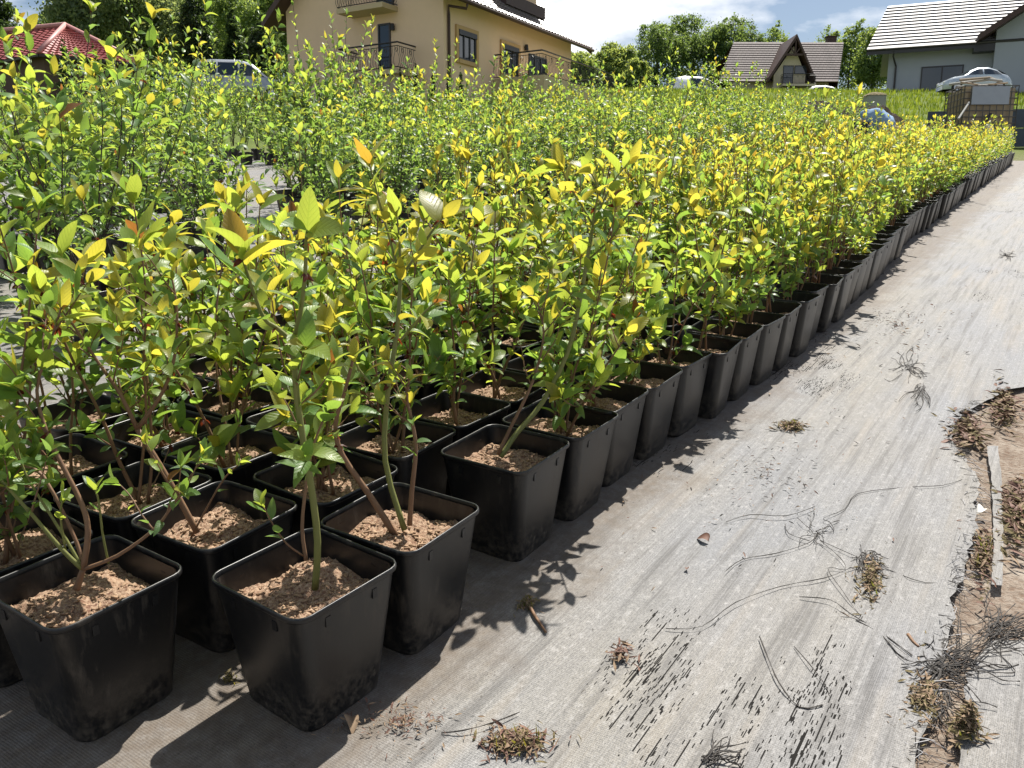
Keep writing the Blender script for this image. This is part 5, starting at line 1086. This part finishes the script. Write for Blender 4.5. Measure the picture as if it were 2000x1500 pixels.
def litter(name, cx, cy, rx, ry, n, label, cat, seed, mats, size=.012, blades=0, hump=.012, kind=None):
    """small pile of dry bits: fibres, flakes, blades"""
    c = fab_pt(cx, cy, 0); o = empty(name, mat=NM @ Matrix.Translation(c)); tag(o, label, cat); g = random.Random(seed); mbs = [MB() for _ in mats]; ax = [fab_pt(cx+rx, cy, 0) - c, fab_pt(cx, cy+ry, 0) - c]
    for _ in range(n):
        r_ = min(1.9, abs(g.gauss(0, .62))); a = g.uniform(0, 6.28); r_ *= .75 + .45*noise3(math.cos(a)*1.7 + seed, math.sin(a)*1.7); p = ax[0]*math.cos(a)*r_ + ax[1]*math.sin(a)*r_; p.z = .006 + hump*max(0, 1-r_)*g.random() + .004; s = size*g.uniform(.35, 1.3)
        Mx = Matrix.Translation(p) @ Matrix.Rotation(g.uniform(0, 6.28), 4, 'Z') @ Matrix.Rotation(g.uniform(-.5, .5), 4, 'Y') @ Matrix.Rotation(g.uniform(-.8, .8), 4, 'X'); i = g.randrange(len(mats)); w = s*g.uniform(.07, .28)
        mbs[i].add([Mx @ Vector(q) for q in ((-s, 0, 0), (-s*.3, -w, .1*s), (s*.4, -w*.8, .12*s), (s, 0, -.05*s), (s*.3, w, .1*s), (-s*.4, w*.8, .12*s))], [(0, 1, 2, 3, 4, 5)])
    for mb, mt in zip(mbs, mats):
        if mb.v: q = mb.build('flakes', mt, o); q['kind'] = 'stuff'
    if blades:
        V = []; T = []; Cc = []
        for _ in range(int(blades*.6)):
            r_ = g.random(); a = g.uniform(0, 6.28); p = ax[0]*math.cos(a)*r_*.7 + ax[1]*math.sin(a)*r_*.7; h = g.uniform(.4, 1.1)*min(size, .012)*2.4; b = g.uniform(0, 6.28); l = h*g.uniform(.2, .7); w = .0012; k = len(V)
            V += [(p.x-w, p.y, .006), (p.x+w, p.y, .006), (p.x+math.cos(b)*l*.4+w, p.y+math.sin(b)*l*.4, .006+h*.6), (p.x+math.cos(b)*l, p.y+math.sin(b)*l, .006+h)]; T += [(k, k+1, k+2), (k, k+2, k+3)]; u = g.random(); cc = (.10+.14*u, .12+.08*u, .035); Cc += [cc]*4
        q = obj('blades', np_mesh('blades', np.array(V), np.array(T), M['grass'], np.array(Cc), smooth=False), o); q['kind'] = 'stuff'
    return o
mm = [M['straw'], M['moss'], M['deadleaf']]
litter('moss_tuft', 1030, 1188, 26, 16, 130, 'small tuft of green moss and straw on the path beside the pots', 'moss', 1, [M['moss'], M['straw']], .009, 30)
litter('dry_litter', 1010, 1460, 72, 36, 620, 'patch of reddish dry needles and moss at the bottom of the path', 'plant litter', 2, mm, .011, 40)
litter('dry_litter', 1545, 838, 50, 12, 300, 'yellowish dried grass patch beside the pots, midway up the path', 'plant litter', 3, [M['moss'], M['straw']], .014, 24)
litter('dry_litter', 1700, 1140, 34, 62, 420, 'dry moss lodged in the worn slit right of the thread knot', 'plant litter', 4, [M['moss'], M['straw']], .010, 12)
litter('dry_litter', 1890, 850, 40, 52, 520, 'brown dead stalks in the torn notch of the fabric edge', 'plant litter', 5, mm, .022)
litter('dry_litter', 1960, 800, 40, 60, 460, 'brown dead stalks on the soil at the upper right', 'plant litter', 6, mm, .024)
litter('dry_litter', 1918, 1090, 24, 80, 420, 'reddish litter along the seam beside the fabric strip', 'plant litter', 7, mm, .013, 24)
litter('dry_litter', 1800, 1380, 44, 90, 520, 'sandy brown litter left of the thick thread knot', 'plant litter', 8, [M['straw'], M['moss']], .010)
litter('grass_clump', 1885, 1432, 36, 34, 420, 'clump of dry turf with short green blades at lower right', 'grass clump', 9, [M['moss'], M['straw']], .011, 60, .05)
litter('dry_litter', 1985, 1000, 40, 110, 520, 'bark and dry stems on the sandy soil right of the fabric strip', 'plant litter', 10, mm, .022, 8)
litter('dry_litter', 1210, 1290, 30, 34, 110, 'thin line of reddish bits across the near path', 'plant litter', 11, [M['deadleaf'], M['straw']], .010)
litter('weed_sprig', 450, 1335, 24, 16, 40, 'little green weed in the gap between the front pots', 'weed', 12, [M['moss']], .008, 26)
litter('dry_litter', 1500, 930, 420, 330, 330, 'stray dry bits strewn over the middle of the path', 'plant litter', 13, [M['deadleaf'], M['straw'], M['thread']], .0075)
litter('dry_litter', 1750, 640, 260, 180, 260, 'stray dark bits strewn over the upper path', 'plant litter', 14, [M['thread'], M['straw'], M['deadleaf']], .012)
litter('dry_litter', 790, 1420, 170, 60, 260, 'peat crumbs spilled on the ground in front of the pots', 'plant litter', 15, [M['deadleaf'], M['straw']], .006)
def stick(px, label, rad=.004):
    pts = [fab_pt(x, y, .01) for x, y in px]; mb = MB(); q = Plant(3).stem([p - pts[0] for p in pts], 1, 1); mb.tube(q, [rad*(1 - .4*i/len(q)) for i in range(len(q))], 6); o = mb.build('stick', M['stem'], None, True); o.matrix_world = NM @ Matrix.Translation(pts[0]); tag(o, label, 'stick')
stick([(1030,1185),(1045,1212),(1056,1228),(1066,1243)], 'short forked brown twig below the moss tuft on the path')
stick([(1772,1248),(1782,1262),(1793,1272)], 'short dark stick left of the thick thread knot', .0035)
def curled_leaf(px, py, label, mat, size=.03, seed=1):
    v, t_, u = leaf_template(9, .7, .7, .6, .8); me = np_mesh('fallen_leaf', v*size, t_, mat, uv=u); o = obj('fallen_leaf', me); o.matrix_world = NM @ Matrix.Translation(fab_pt(px, py, .012)) @ Matrix.Rotation(seed*1.3, 4, 'Z') @ Matrix.Rotation(.3, 4, 'X'); tag(o, label, 'fallen leaf')
curled_leaf(1383, 1066, 'curled reddish brown dead leaf alone on the path', M['deadleaf'], .035, 1)
curled_leaf(1921, 1003, 'pale cream chip beside the fabric strip', M['chipw'], .034, 2)
curled_leaf(688, 1412, 'pale dry leaf at the foot of the front corner pot', M['straw'], .035, 3)
curled_leaf(1985, 1010, 'large pale bark flake on the soil at the right edge', M['straw'], .07, 4)
curled_leaf(1340, 1122, 'small brown leaf bit on the path', M['deadleaf'], .014, 5)
def fringe():                                    # the torn edge frays into short threads
    g = random.Random(77); mb = MB()
    for _ in range(420):
        t_ = g.uniform(.55, 3.2); n_ = edge_n(t_); a = g.gauss(-.1, .8); L_ = g.uniform(.012, .075); d = Vector((math.cos(a), math.sin(a), 0)); p = Vector((n_ - g.uniform(0, .03), t_, g.uniform(.008, .016)))
        q = p + d*L_*.5 + Vector((0, 0, g.uniform(-.004, .006))); r_ = p + d*L_ + Vector((g.uniform(-.015, .015), g.uniform(-.015, .015), -.012)); r_.z = max(r_.z, .0)
        mb.tube([p, q, r_], [.0008, .0007, .0004], 3, g.randrange(2), False)
    o = mb.build('frayed_threads', [M['thread'], plain('grey_thread', (.22, .22, .23), .6)]); o.matrix_world = NM; tag(o, 'short frayed threads fringing the torn right edge of the fabric', 'threads', kind='stuff')
fringe()
